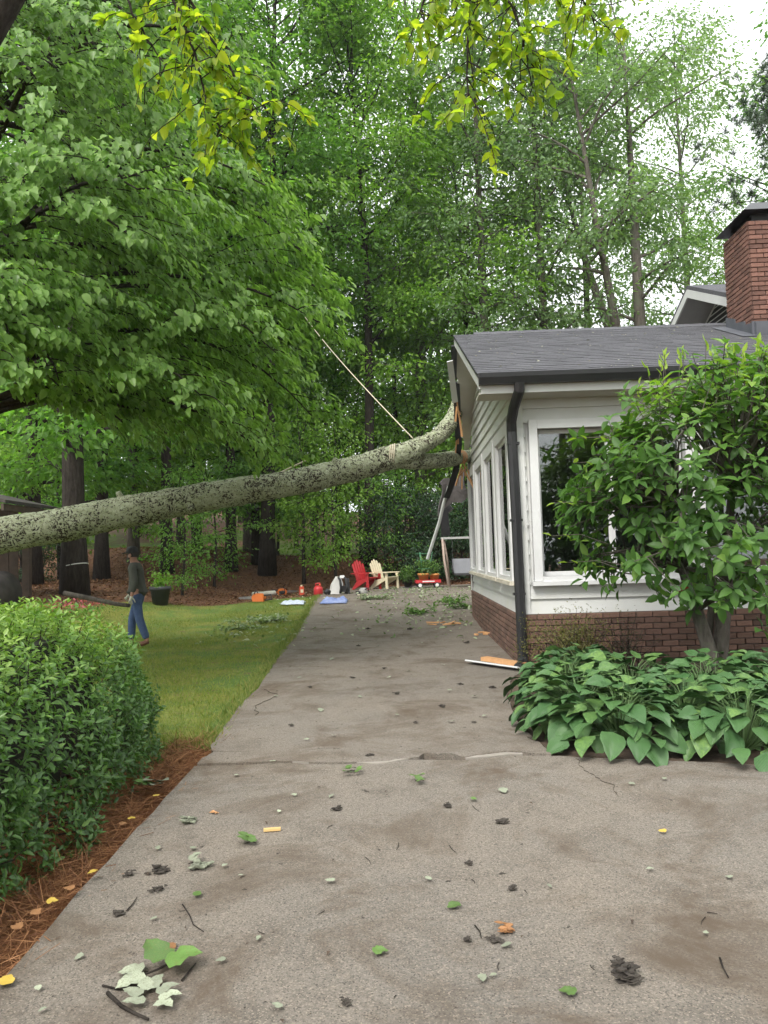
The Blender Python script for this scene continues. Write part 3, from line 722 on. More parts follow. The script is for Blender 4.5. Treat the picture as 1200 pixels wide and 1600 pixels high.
VAR = {}
def variant(key, bark, lmat, **k):
    tm, lv, rg, cr_ = make_tree(**k); tm.materials.append(bark)
    VAR[key] = (tm, leaves_mesh('crown', *lv, LEAF2, lmat, rg, cr_))
    return VAR[key]
variant('tall1', BARK, LF_A, seed=1, Ht=21, r0=.23, width=4.4, first=.12, nb=50, nl=18)
variant('tall2', BARK, LF_B, seed=2, Ht=19, r0=.20, width=4.1, first=.11, nb=48, nl=18)
variant('tall3', BARK2, LF_C, seed=3, Ht=20, r0=.19, width=4.2, first=.11, nb=48, nl=17, leaf=.18)
variant('thin1', BARK3, LF_D, seed=4, Ht=20, r0=.20, width=3.4, first=.2, nb=44, nl=13, leaf=.18)
variant('fork', BARK2, LF_D, seed=5, Ht=17, r0=.26, width=3.3, first=.32, nb=52, nl=12, leaf=.18, tops=3)
variant('bare1', BARK, LF_A, seed=12, Ht=21, r0=.22, width=4.4, first=.32, nb=46, nl=25)
variant('bare2', BARK, LF_C, seed=13, Ht=20, r0=.19, width=4.0, first=.34, nb=44, nl=24, leaf=.18)
variant('sap1', BARK, LF_C, seed=6, Ht=5.2, r0=.05, width=1.7, first=.15, nb=20, sub=4, clus=4, nl=9, leaf=.13, spread=.28)
variant('sap2', BARK, LF_A, seed=8, Ht=4.0, r0=.04, width=1.5, first=.12, nb=18, sub=4, clus=4, nl=9, leaf=.12, spread=.26)
variant('bush', BARK, leafmat('bush_dark', (.012, .035, .012), (.022, .06, .02), (.04, .09, .03), .2), seed=9, Ht=2.0, r0=.06, width=1.5, first=.05, nb=26, sub=5, clus=5, nl=12, leaf=.085, spread=.2, low_el=.35)
def plant(key, name, x, y, label, cat, group=None, s=1.0, sz=None, rz=0.0, tilt=(0, 0)):
    e_ = empty(name, (x, y, H(x, y) - .06), rz, label=label, cat=cat, group=group)
    e_.rotation_euler = (tilt[0], tilt[1], rz); e_.scale = (s, s, sz or s)
    tm, cm = VAR[key]
    link('trunk', tm, e_); o = link('crown', cm, e_); o['kind'] = 'stuff'
    return e_
def wx(px, D): return (px - 600 + 2) / 1200 * D
G_ = 'forest trees behind the driveway'
T = [  # variant, px, depth, scale, rz, label
 ('bare1', 413, 30.5, 1.3, .3, 'tall dark trunked tree that the upper rope is tied to', (0, .035)),
 ('bare2', 574, 31.5, 1.2, 1.2, 'straight dark tree with pale scar, rising behind the raised fallen trunk', (0, .0)),
 ('bare2', 357, 30.5, 1.1, 2.2, 'straight forest tree standing left of the rope tree', (0, .01)),
 ('tall2', 398, 32, .95, 3.5, 'slim tree close beside the base of the rope tree', (0, .02)),
 ('tall3', 384, 35, .95, 4.1, 'slender tree seen between two darker trunks left of the rope tree', (0, 0)),
 ('bare1', 257, 29, .95, 5.0, 'dark tree behind the black flower pot', (0, 0)),
 ('tall2', 155, 27, 1.15, .9, 'dark tree between the string-tied tree and the walking man', (0, .01)),
 ('tall1', 113, 19.5, 1.2, 2.0, 'thick tree with a white string tied round its trunk', (0, .02)),
 ('tall3', 205, 31, 1.1, 2.9, 'grey trunked tree standing behind the walking man', (0, 0)),
 ('tall3', 655, 34, 1.45, .2, 'thick tree behind the bushes and the clay pots', (0, .01)),
 ('tall2', 620, 36, .8, 1.9, 'slim far tree just left of the thick tree behind the pots', (0, 0)),
 ('tall1', 528, 38, .9, 2.6, 'far tree seen above the red chair', (0, 0)),
 ('tall2', 305, 33, .9, 4.9, 'far tree left of centre behind the mulch bank', (0, 0)),
 ('tall1', 48, 23, 1.0, 4.4, 'tree at the left edge behind the shed roof', (0, 0)),
 ('tall3', 490, 40, 1.0, 5.6, 'fresh green tree above the middle of the fallen trunk', (0, 0)),
 ('bare2', 728, 34, 1.0, .5, 'slim open tree rising just behind the left end of the roof', (0, .01)),
 ('thin1', 765, 31, 1.25, 1.6, 'tall mossy tree, second from the left above the roof ridge', (0, 0)),
 ('thin1', 858, 31, 1.2, 2.7, 'straight mossy tree above the middle of the roof ridge', (0, 0)),
 ('fork', 1012, 31, 1.32, .55, 'tall forked tree with three grey stems behind the roof', (0, 0)),
 ('thin1', 930, 40, 1.3, 4.2, 'thin hazy tree left of the forked tree', (0, 0)),
 ('tall3', 1165, 33, .72, 4.7, 'light green bushy tree behind the chimney', (0, 0)),
 ('thin1', 1090, 41, 1.35, 3.7, 'pale tall tree filling the gap right of the forked tree', (0, 0)),
 ('tall2', 1330, 30, 1.1, 5.2, 'dark green tree reaching in from the right behind the chimney', (0, 0)),
 ('thin1', 690, 44, 1.1, 3.3, 'thin far tree behind the broken roof corner', (0, 0)),
]
trees = [plant(k, 'forest_tree', wx(p_, D), D, lab, 'tree', G_, s, None, rz, tl) for k, p_, D, s, rz, lab, tl in T]
for x_, y_, k_ in ((6.5, -13, 'tall3'), (11, -15, 'tall1'), (16, -13, 'tall2'), (2, -18, 'tall2'), (21, -18, 'tall3')):
    plant(k_, 'forest_tree', x_, y_, 'tree across the yard whose reflection shows in the front window', 'tree', 'trees mirrored in the window', 1.0, None, x_)
rg = np.random.default_rng(21)
for k in range(21):         # deeper woods
    D = rg.uniform(40, 75); px_ = rg.uniform(-150, 760)
    plant(['tall1', 'tall2', 'tall3'][k % 3], 'forest_tree', wx(px_, D), D, 'far tree among the deep woods in the background', 'tree', 'deep woods trees', rg.uniform(.85, 1.15), None, rg.uniform(0, 6.28))
for k, (px_, D, s) in enumerate([(840, 55, .75), (960, 60, .6), (1060, 52, .5), (1130, 60, .7), (1240, 55, .9)]):
    plant('thin1', 'forest_tree', wx(px_, D), D, 'small far tree in the haze beyond the roof', 'tree', 'hazy trees beyond the roof', s, None, k * 1.3)
SAP = [('sap1', 380, 46, 2.0), ('sap1', 300, 50, 2.2), ('sap1', 210, 48, 2.0), ('sap1', 120, 52, 2.4), ('sap1', 40, 46, 2.0), ('sap1', 460, 50, 2.2), ('sap1', 540, 46, 2.0), ('sap1', 620, 50, 2.2), ('sap1', 690, 48, 2.2), ('sap1', 250, 58, 2.6), ('sap1', 420, 60, 2.6), ('sap1', 570, 60, 2.6), ('sap1', 90, 62, 2.8),
       ('sap1', 520, 27, 1.0), ('sap2', 600, 28.5, 1.0), ('sap1', 470, 29, 1.15), ('sap2', 330, 27, 1.0), ('sap1', 560, 33, 1.3), ('sap1', 430, 35, 1.2), ('sap1', 640, 33, 1.2), ('sap2', 280, 22, .8),
       ('sap1', 700, 32, 1.3), ('sap1', 210, 31, 1.2), ('sap1', 90, 28, 1.3), ('sap2', 500, 37, 1.3), ('sap1', 20, 32, 1.4), ('sap1', 755, 30, 1.2), ('sap1', 150, 38, 1.3)]
ORD = ['first', 'second', 'third', 'fourth', 'fifth', 'sixth', 'seventh', 'eighth', 'ninth', 'tenth', 'eleventh', 'twelfth', 'thirteenth', 'fourteenth', 'fifteenth']
near_ = sorted(q[1] for q in SAP if q[2] < 40)
for k, (v_, px_, D, s) in enumerate(SAP):
    plant(v_, 'sapling', wx(px_, D), D, 'thin leafy sapling under the forest trees, %s from the left' % ORD[near_.index(px_)] if D < 40 else 'blurred young tree filling the gaps deep in the woods', 'sapling', 'saplings under the trees' if D < 40 else 'young trees deep in the woods', s, None, k * 1.7)
for k, (px_, D, s, lab) in enumerate([(628, 28.4, 1.25, 'dense dark evergreen bush behind the cream chair'), (672, 29.2, 1.15, 'dense dark evergreen bush behind the clay pots'), (716, 29, 1.05, 'dark evergreen bush behind the garden swing'), (760, 30, 1.2, 'dark bush half hidden behind the house corner'), (30, 26, 1.0, 'dark low bush under the shed roof')]):
    plant('bush', 'evergreen_bush', wx(px_, D), D, lab, 'bush', 'evergreen bushes', s, None, k * 2.1)
# pine at the top right corner: bare trunk off frame, sprays of needles
mb = MB(); pb = np.array([17.5, 30.0, H(17.5, 30)]); mb.tube([(0, 0, 0), (.1, 0, 9), (0, .1, 18), (.2, 0, 24)], [.3, .25, .18, .04], 10)
pos, dd = [], []; rg = np.random.default_rng(33)
for b in range(34):
    z = rg.uniform(14, 24); az = rg.uniform(0, 6.28) if b % 2 else rg.normal(3.3, .5)
    pth = arc((0.1, 0, z), az, rg.normal(.15, .2), rg.uniform(2, 4.2) * (26 - z) / 9, 5, .25, .12, rg); mb.tube(pth, np.linspace(.05, .012, 6), 4, caps=False)
    for q in pth[2:]:
        for c_ in range(3):
            g = q + rg.normal(0, .3, 3); dv = rg.normal(0, 1, (60, 3)) + np.array([0, 0, .25]); pos.append(np.repeat(g[None], 60, 0) + unit(dv) * .03); dd.append(dv)
pe = empty('pine_tree', pb, label='pine tree with needle tufts at the top right corner of the picture', cat='tree')
tm = mb.build('trunk', BARK, pe, True)
pos = np.concatenate(pos); dd = np.concatenate(dd); NEED = (np.array([(-.035, 0, 0), (.035, 0, 0), (0, 1, 0)]), np.array([(0, 1, 2)]))
o = link('crown', leaves_mesh('crown', pos, dd, rg.normal(0, 1, pos.shape), rg.uniform(.25, .4, len(pos)), NEED, leafmat('pine_needles', (.03, .06, .03), (.05, .09, .045), (.08, .12, .06), .1), rg), pe); o['kind'] = 'stuff'

# ------------------------------------------------------------------ big drooping broadleaf tree on the left
LF_W = leafmat('drooping_leaf', (.11, .205, .045), (.18, .305, .078), (.27, .41, .13), .48, .42, .42)
LF_Wo = leafmat('drooping_leaf_single', (.11, .205, .045), (.18, .305, .078), (.27, .41, .13), .48, .42, .42, objr=True)
base = np.array([-5.6, 10.6, H(-5.6, 10.6) - .05])
te = empty('drooping_tree', base, label='large broadleaf tree with drooping tiers of pale green leaves at left', cat='tree')
rg = np.random.default_rng(44); mb = MB()
mb.tube([(0, 0, 0), (.05, 0, 2), (.1, -.05, 4.5), (.0, 0, 7.5), (.1, 0, 10.5)], [.26, .2, .17, .11, .03], 12)
pos, dirs, nrms, scs = [], [], [], []
def bough(p0, az, L, el, drp, dens=1.0, w=1.0):
    pth = np.array(arc(p0, az, el, L, 10, drp, .07, rg)); mb.tube(pth, np.linspace(.05, .008, 11), 6, caps=False)
    for s in range(int(15 * L / 4)):
        u = .2 + .8 * (s + rg.random()) / int(15 * L / 4); f = min(u * 10, 9.999); i = int(f); q = pth[i] + (pth[i + 1] - pth[i]) * (f - i)
        tdir = pth[i + 1] - pth[i]; a0 = math.atan2(tdir[1], tdir[0]) + (1 if s % 2 else -1) * rg.uniform(.5, 1.1)
        sl = w * L * .34 * (math.sin(math.pi * min(.95, u * .8 + .12)) + .12) * rg.uniform(.7, 1.15)
        tw = np.array(arc(q, a0, rg.normal(.12, .12), sl, 7, -.75, .1, rg)); mb.tube(tw, np.linspace(.011, .003, 8), 3, caps=False)
        m_ = int(46 * sl * dens) + 4
        uu = rg.uniform(.1, 1.02, m_) * 7; ii = np.minimum(uu.astype(int), 6); pp = tw[ii] + (tw[ii + 1] - tw[ii]) * (uu - ii)[:, None]
        pp = pp + rg.normal(0, .07, (m_, 3)) * np.array([1, 1, .5]); pp[:, 2] -= .03
        out = np.array([math.cos(a0), math.sin(a0), 0]) * .5 + np.array([math.cos(az), math.sin(az), 0]) * .4
        dv = out + rg.normal(0, .4, (m_, 3)); dv[:, 2] = -rg.uniform(.35, 1.3, m_)
        nv = np.array([0, 0, 1.0]) + out * .6 + rg.normal(0, .3, (m_, 3))
        pos.append(pp); dirs.append(dv); nrms.append(nv); scs.append(rg.uniform(.07, .135, m_))
for k in range(46):
    t = k / 46; z = 3.7 + 6.6 * t; az = -.35 + 1.55 * math.sin(k * 2.4) + rg.normal(0, .2)
    if k % 4 == 3: az += 2.6
    L = (4.6 - 2.4 * max(0, t - .35)) * rg.uniform(.8, 1.08)
    bough((0.05, 0, z), az, L, .42 - .1 * t, -.85 - .25 * (1 - t), 1.0)
# a few placed boughs that make the lobes facing the drive
for z, az, L in ((5.4, -.75, 4.9), (5.0, -.15, 5.0), (4.4, .2, 5.2), (6.5, -.55, 5.0), (7.6, -.9, 4.6), (5.9, .2, 5.0), (4.7, -.95, 4.6), (6.9, .0, 4.9), (8.6, -.3, 4.3), (4.3, -1.15, 4.0), (4.05, -.55, 4.3), (4.2, -.9, 3.4), (4.5, .55, 4.4), (3.75, -.45, 2.7), (3.65, .1, 2.9), (3.9, -.9, 2.5)):
    bough((0.05, 0, z), az, L, .45, -1.05, 1.25, 1.1)
mb.build('trunk', BARK, te, True, fix=False)
foliage(te, 'crown', base, np.concatenate(pos), np.concatenate(dirs), np.concatenate(nrms), np.concatenate(scs), LEAFROUND, LF_W, LF_Wo, rg, 300)

# ------------------------------------------------------------------ tree leaning over the camera, yellow-green leaves hanging into view
LF_Y = leafmat('backlit_leaf', (.12, .24, .03), (.23, .35, .04), (.37, .45, .055), .62, .45, .35, tcol=(1.6, 1.55, .5))
LF_Yo = leafmat('backlit_leaf_single', (.12, .24, .03), (.23, .35, .04), (.37, .45, .055), .62, .45, .35, tcol=(1.6, 1.55, .5), objr=True)
base = np.array([-4.7, 4.5, -.05]); oe = empty('overhanging_tree', base, label='leaning tree whose yellow-green leafy twigs hang in from the top edge', cat='tree')
mb = MB(); off = Vector(base)
def rel(pts): return [Vector(q) - off for q in pts]
mb.tube(rel([(-5.0, 4.5, -.05), (-3.9, 4.75, 2.4), (-2.68, 5, 5.0), (-2.0, 5.15, 6.4), (-1.5, 5.2, 7.6)]), [.2, .16, .125, .1, .07], 12)
pos, dirs, nrms, scs = [], [], [], []; rg = np.random.default_rng(55)
def twig(pts, n_side, Lr, nleaf, r0=.018):
    pts = np.array(pts); N = 24; tt = np.linspace(0, len(pts) - 1, N); ii = np.minimum(tt.astype(int), len(pts) - 2)
    P_ = pts[ii] + (pts[ii + 1] - pts[ii]) * (tt - ii)[:, None]; P_ = P_ + np.cumsum(rg.normal(0, .012, (N, 3)), 0)
    mb.tube(rel(P_), np.linspace(r0, .004, N), 6, caps=False)
    for s in range(n_side):
        i = int(N * (.22 + .76 * (s + rg.random()) / n_side)); i = min(i, N - 2); td = P_[i + 1] - P_[i]
        a0 = rg.uniform(0, 6.28); L = rg.uniform(*Lr)
        tw = np.array(arc(P_[i], a0, rg.normal(-.35, .35), L, 6, -.5, .22, rg)); mb.tube(rel(tw), np.linspace(.005, .002, 7), 4, caps=False)
        m_ = rg.integers(max(2, nleaf - 3), nleaf + 4)
        uu = rg.uniform(.15, 1.0, m_) * 6; jj = np.minimum(uu.astype(int), 5); pp = tw[jj] + (tw[jj + 1] - tw[jj]) * (uu - jj)[:, None]
        dv = rg.normal(0, .7, (m_, 3)) + np.array([math.cos(a0), math.sin(a0), 0]) * .5; dv[:, 2] -= .5
        pos.append(pp - base); dirs.append(dv); nrms.append(rg.normal(0, .5, (m_, 3)) + np.array([0, -.25, 1.0])); scs.append(rg.uniform(.048, .10, m_))
twig([(-1.6, 5.2, 7.2), (-1.55, 5.1, 6.2), (-1.42, 5.0, 5.3), (-1.22, 5, 4.7), (-1.02, 5, 4.25)], 44, (.25, .7), 10, .02)
twig([(-1.5, 5.1, 6.4), (-1.35, 5.0, 5.6), (-1.12, 5, 5.05), (-.92, 5, 4.62), (-.86, 5, 4.35)], 34, (.25, .6), 10, .014)
twig([(-1.7, 5.1, 6.2), (-1.72, 5.0, 5.5), (-1.55, 5, 5.0), (-1.35, 5, 4.75)], 10, (.15, .4), 7, .012)
twig([(-1.6, 5.2, 7.3), (-.5, 5.3, 7.25), (.35, 5.2, 6.6), (.62, 5.1, 5.7), (.68, 5.0, 5.0), (.64, 5, 4.4)], 52, (.25, .7), 10, .03)
twig([(.35, 5.2, 6.6), (.8, 5.1, 5.7), (1.0, 5.0, 5.1), (1.12, 5, 4.75)], 38, (.25, .6), 10, .014)
twig([(.5, 5.2, 6.2), (1.0, 5.1, 5.6), (1.35, 5.0, 5.25), (1.5, 5, 5.1)], 24, (.2, .5), 9, .012)
twig([(.3, 5.2, 6.4), (.4, 5.1, 5.7), (.42, 5.0, 5.3), (.36, 5, 5.1)], 26, (.2, .5), 9, .012)
mb.build('trunk', BARK, oe, True, fix=False)
foliage(oe, 'crown', base, np.concatenate(pos), np.concatenate(dirs), np.concatenate(nrms), np.concatenate(scs), LEAFROUND, LF_Y, LF_Yo, rg, 300)

# ------------------------------------------------------------------ fallen trunk
def lichenbark(name):
    m, n, l, p = nodes_of(name); v = coords(n, l)
    vo = n.new('ShaderNodeTexVoronoi'); vo.inputs['Scale'].default_value = 30
    wv = n.new('ShaderNodeVectorMath'); wv.operation = 'ADD'; nz = n.new('ShaderNodeTexNoise'); nz.inputs['Scale'].default_value = 9; l.new(v, nz.inputs['Vector'])
    sc_ = n.new('ShaderNodeVectorMath'); sc_.operation = 'SCALE'; sc_.inputs['Scale'].default_value = .16; l.new(nz.outputs['Color'], sc_.inputs[0])
    l.new(v, wv.inputs[0]); l.new(sc_.outputs[0], wv.inputs[1]); l.new(wv.outputs[0], vo.inputs['Vector'])
    f1 = noise_(n, l, wv.outputs[0], 34, 4, .6); f2 = noise_(n, l, v, 2.3, 4, .6)
    bark_ = mixc(n, l, ramp(n, l, f1, .35, .6), (.03, .026, .02), (.13, .112, .085))
    lich = mixc(n, l, ramp(n, l, noise_(n, l, v, 14, 5, .7), .35, .65), (.38, .42, .25), (.60, .63, .46))
    am = n.new('ShaderNodeMath'); am.operation = 'MULTIPLY_ADD'; l.new(f2, am.inputs[0]); am.inputs[1].default_value = .55; l.new(f1, am.inputs[2])
    sv = n.new('ShaderNodeSeparateColor'); l.new(vo.outputs['Color'], sv.inputs[0])
    a2 = n.new('ShaderNodeMath'); a2.operation = 'MULTIPLY_ADD'; l.new(sv.outputs[0], a2.inputs[0]); a2.inputs[1].default_value = .30; l.new(am.outputs[0], a2.inputs[2])
    k = ramp(n, l, a2.outputs[0], .79, .90)
    c = mixc(n, l, k, bark_, lich)
    l.new(c, p.inputs['Base Color']); p.inputs['Roughness'].default_value = .95; p.inputs['Specular IOR Level'].default_value = .1
    bump(n, l, p, a2.outputs[0], 1.0, .06); return m
LICH = lichenbark('lichen_bark')
def trunk_mesh(path, rad, seg=40, per=.05, rough=.02, seed=0):
    P_ = np.array(path, float); R_ = np.array(rad, float)
    # Catmull-Rom resample
    pts, rr_ = [], []
    for i in range(len(P_) - 1):
        p0, p1, p2, p3 = P_[max(i - 1, 0)], P_[i], P_[i + 1], P_[min(i + 2, len(P_) - 1)]
        m_ = max(2, int(np.linalg.norm(p2 - p1) / per))
        for t in np.arange(m_) / m_:
            pts.append(.5 * ((2 * p1) + (-p0 + p2) * t + (2 * p0 - 5 * p1 + 4 * p2 - p3) * t * t + (-p0 + 3 * p1 - 3 * p2 + p3) * t ** 3)); rr_.append(R_[i] + (R_[i + 1] - R_[i]) * t)
    pts.append(P_[-1]); rr_.append(R_[-1])
    mb = MB(); mb.tube(pts, rr_, seg); c = len(pts)
    V = []
    for i, v in enumerate(mb.v):
        ctr = Vector(pts[min(i // seg, c - 1)]); d_ = Vector(v) - ctr; q = Vector(v)
        a = mnoise.noise(q * 1.6 + Vector((seed, 0, 0))) * 1.6 + mnoise.noise(q * 7) * .8 + mnoise.noise(q * 20) * .8 + mnoise.noise(q * 45) * .5
        V.append(ctr + d_ * (1 + a * rough / max(d_.length, .05)))
    mb.v = [tuple(v) for v in V]; return mb
ft = empty('fallen_tree', (-7.0, 13.2, H(-7, 13.2)), label='uprooted lichen covered tree trunk leaning across the drive into the roof', cat='fallen tree')
o0 = Vector(ft.location)
def reloc(mb): mb.v = [tuple(Vector(v) - o0) for v in mb.v]; return mb
stem_path = [(-16, 12.6, .5), (-12.5, 12.75, 1.1), (-9.6, 12.95, 1.58), (-6.61, 13.2, 2.05), (-5.78, 13.3, 2.17), (-5.03, 13.4, 2.31), (-3.97, 13.6, 2.5), (-2.87, 13.8, 2.69), (-1.74, 14.0, 2.86), (-.57, 14.3, 3.13), (.28, 14.6, 3.40), (.66, 14.8, 3.53)]
stem = reloc(trunk_mesh(stem_path, [.36, .34, .32, .305, .30, .29, .28, .255, .245, .235, .22, .205])).build('trunk', LICH, ft, True, fix=False)
b1 = reloc(trunk_mesh([(.15, 14.55, 3.36), (.66, 14.8, 3.56), (1.08, 15.1, 3.8), (1.4, 15.4, 4.14), (1.56, 15.7, 4.45), (1.67, 16.1, 4.77)], [.19, .18, .165, .155, .15, .13], 28, .05, .015, 3)).build('limb', LICH, ft, True, fix=False)
b2 = reloc(trunk_mesh([(.15, 14.55, 3.32), (.65, 14.9, 3.31), (1.21, 15.6, 3.4), (1.62, 16.3, 3.53), (1.97, 17.1, 3.66)], [.17, .16, .16, .15, .14], 28, .05, .012, 6)).build('limb', LICH, ft, True, fix=False)
# bark knocked off where the limb struck the house
MB().tube([(q[0] - o0[0], q[1] - o0[1], q[2] - o0[2]) for q in ((1.50, 16.1, 3.49), (1.70, 16.45, 3.56))], [.158, .155], 16).build('bare_wood', WOODRAW, ft, True)
for k, (x_, y_, z_, dx, dy, dz) in enumerate([(-4.6, 13.45, 2.62, -.1, -.15, .32), (-2.2, 13.75, 2.75, .1, -.3, .1), (-.9, 14.1, 3.2, .1, -.1, .28), (-3.4, 13.5, 2.45, 0, -.25, -.16), (.9, 14.95, 3.78, .05, -.05, .22)]):
    b_ = Vector((x_, y_, z_)) - o0; MB().tube([b_, b_ + Vector((dx, dy, dz)) * .2, b_ + Vector((dx, dy, dz)) * .4], [.07, .055, .045], 8).build('broken_stub', LICH, ft, True)
rt = MB(); rg = np.random.default_rng(3)
for k in range(16):
    a = k / 16 * 6.28; q = Vector((-15.4, 12.6, .6)); d_ = Vector((-.4 * rg.random(), math.cos(a), math.sin(a)))
    rt.tube([q - o0, q + d_ * .6 - o0, q + d_ * 1.1 + Vector((-.4, 0, rg.normal(0, .2))) - o0], [.14, .08, .02], 6)
rt.build('roots', BARK, ft, True)
ROPE = pmat('rope_fibre', (.62, .56, .42), (.5, .44, .32), 60, .9)
def rope(name, pts, r, label):
    return tag(MB().tube(pts, r, 6).build(name, ROPE, None, True), label, 'rope')
pA = trees[0].location
up = [Vector((.6, 14.8, 3.75)) + (Vector((-3.9, 30.2, 12.6)) - Vector((.6, 14.8, 3.75))) * t - Vector((0, 0, .25 * math.sin(math.pi * t))) for t in np.linspace(0, 1, 24)]
rp = rope('rope', up, .011, 'taut pale rope rising from the fork of the fallen trunk to a tree')
lp = []
for k in range(60):
    a = k / 59 * 6.28 * 3; t = k / 59; c_ = Vector((.12 + .12 * t, 14.54 + .03 * t, 3.345 + .035 * t)); lp.append(c_ + Vector((.03 * math.sin(a), math.cos(a) * .24, math.sin(a) * .24)))
MB().tube(lp, .014, 5).build('rope_wrap', ROPE, rp, True)
rope('rope', [(-2.6, 15.6, 3.1), (-2.0, 15.2, 3.22), (-1.45, 14.6, 3.36)], .014, 'short pale rope running left behind the fallen trunk')
hh = H(wx(113, 19.5), 19.5)
xx = wx(113, 19.5); lp = [Vector((xx + .02 + .31 * math.cos(a), 19.5 + .31 * math.sin(a), hh + .72 + .06 * math.cos(a + .5))) for a in np.linspace(0, 6.28, 24)]
tag(MB().tube(lp, .014, 5).build('string', pmat('white_string', (.6, .6, .55)), None, True), 'white string tied round a thick tree trunk at left', 'string')
# ================================================================== hedge, hostas, shrubs, grass
rg = np.random.default_rng(66)
HB = np.array([-3.1, 4.3, 0.0])
he = empty('hedge', HB, label='clipped leafy green hedge in the left foreground beside the driveway', cat='hedge')
# rounded box: sample points on the surface, shoots with a whorl of leaves at each
def hedge_pts(N):
    hx, hy, hz = 1.5, 2.6, 1.22; e4 = 3.8
    P_, Nn = [], []
    while len(P_) < N:
        u = rg.normal(0, 1, (4000, 3)); u[:, 2] = np.abs(u[:, 2]) if True else u[:, 2]
        u = unit(u); s_ = (np.abs(u[:, 0]) ** e4 + np.abs(u[:, 1]) ** e4 + np.abs(u[:, 2]) ** e4) ** (-1 / e4)
        q = u * s_[:, None]; nn = np.sign(q) * np.abs(q) ** (e4 - 1) / np.array([hx, hy, hz])
        q = q * np.array([hx, hy, hz]); nn = unit(nn)
        for a_, b_ in zip(q, nn):
            P_.append(a_); Nn.append(b_)
    return np.array(P_[:N]), np.array(Nn[:N])
Pq, Nq = hedge_pts(9000)
lump = np.array([mnoise.noise(Vector(q) * 2.2) * .13 + mnoise.noise(Vector(q) * 6) * .06 for q in Pq])
Pq = Pq + Nq * lump[:, None] + np.array([0, 0, .02]); Pq[:, 0] += -.02
Pq[:, 0] -= .16 * S((Pq[:, 1] - .8) / 1.8) + 0.03 * S((.5 - Pq[:, 2]) / .5)      # end furthest away tapers, foot tucked in
Pq[:, 2] -= .18 * S((Pq[:, 1] - 1.2) / 1.4) * (Pq[:, 2] > .5)
face = (Pq + HB - np.array([0, 0, 1.5])); vis = (np.einsum('ij,ij->i', unit(face), Nq) < .35)
Pq, Nq = Pq[vis], Nq[vis]
pos, dv, nv, sc, cl = [], [], [], [], []
stems = MB()
for k, (q, nn) in enumerate(zip(Pq, Nq)):
    upish = unit((nn + np.array([0, 0, .75]) + rg.normal(0, .28, 3))[None])[0]
    depth = rg.random() ** 1.6 * .22; tip = q - nn * depth
    m_ = rg.integers(5, 9); a0 = rg.random() * 6.28
    t1 = unit(np.cross(upish, [.3, .2, 1])[None])[0]; t2 = np.cross(upish, t1)
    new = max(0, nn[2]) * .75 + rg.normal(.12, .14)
    for j in range(m_):
        a = a0 + j * 2.4; f = j / m_; rad = t1 * math.cos(a) + t2 * math.sin(a)
        d_ = rad * (1.0 - .25 * f) + upish * (.15 + .75 * f)
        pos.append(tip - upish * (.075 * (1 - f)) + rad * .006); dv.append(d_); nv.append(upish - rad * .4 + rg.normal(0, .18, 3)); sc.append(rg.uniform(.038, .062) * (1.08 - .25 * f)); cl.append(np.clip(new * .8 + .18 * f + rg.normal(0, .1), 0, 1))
    if k % 6 == 0: stems.tube([tip + upish * .0, tip - upish * .1, tip - upish * .16 - nn * .14], [.002, .003, .005], 3, caps=False)
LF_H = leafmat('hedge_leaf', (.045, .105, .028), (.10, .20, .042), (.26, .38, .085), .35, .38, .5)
LF_Ho = leafmat('hedge_leaf_single', (.055, .12, .03), (.085, .175, .038), (.12, .23, .05), .35, .38, .5, objr=True)
stems.build('stems', BARK, he, fix=False)
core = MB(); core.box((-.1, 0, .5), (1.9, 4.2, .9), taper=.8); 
core.build('dark_core', pmat('hedge_inner_shade', (.012, .014, .008), (.02, .02, .012), 9, 1.0), he)  # near-black solid box, its colour stands for the shade deep inside the hedge
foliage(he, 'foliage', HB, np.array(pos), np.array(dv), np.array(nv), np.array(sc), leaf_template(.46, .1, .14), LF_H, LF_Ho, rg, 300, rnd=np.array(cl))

# ------------------------------------------------------------------ hostas (each leaf a part)
def hosta_leaf(seed):
    r_ = np.random.default_rng(seed); nu, nvv = 6, 8; V = []
    for j in range(nvv + 1):
        t = j / nvv; w = .45 * (math.sin(math.pi * min(1, t ** .62)) ** .75) * (1.06 - .18 * t) if 0 < j < nvv else .004
        for i in range(nu + 1):
            u = i / nu * 2 - 1; y = t - .05 * abs(u) ** 2 * (1 if t < .25 else -.2)
            z = .11 * (abs(u) ** 1.2) * math.sin(math.pi * t) - .30 * t * t + .018 * math.cos(u * 9) * math.sin(math.pi * t) + .02 * r_.normal() * abs(u)
            V.append((u * w, y, z))
    F = [(j * (nu + 1) + i, j * (nu + 1) + i + 1, (j + 1) * (nu + 1) + i + 1, (j + 1) * (nu + 1) + i) for j in range(nvv) for i in range(nu)]
    return np.array(V), np.array(F)
hm, n, l, p = nodes_of('hosta_leaf')
oi = n.new('ShaderNodeObjectInfo'); cr = n.new('ShaderNodeValToRGB'); l.new(oi.outputs['Random'], cr.inputs[0])
cr.color_ramp.elements[0].color = (.04, .105, .032, 1); cr.color_ramp.elements[1].color = (.15, .26, .06, 1); k = cr.color_ramp.elements.new(.6); k.color = (.072, .155, .044, 1)
wv = n.new('ShaderNodeTexWave'); wv.inputs['Scale'].default_value = 5; wv.inputs['Distortion'].default_value = .4; wv.bands_direction = 'X'; l.new(coords(n, l, (1.6, .2, 0)), wv.inputs['Vector'])
l.new(mixc(n, l, ramp(n, l, noise_(n, l, coords(n, l), 5), .4, .7), cr.outputs[0], (.055, .12, .04)), p.inputs['Base Color'])
p.inputs['Roughness'].default_value = .42; p.inputs['Specular IOR Level'].default_value = .4; bump(n, l, p, wv.outputs['Fac'], .35, .02)
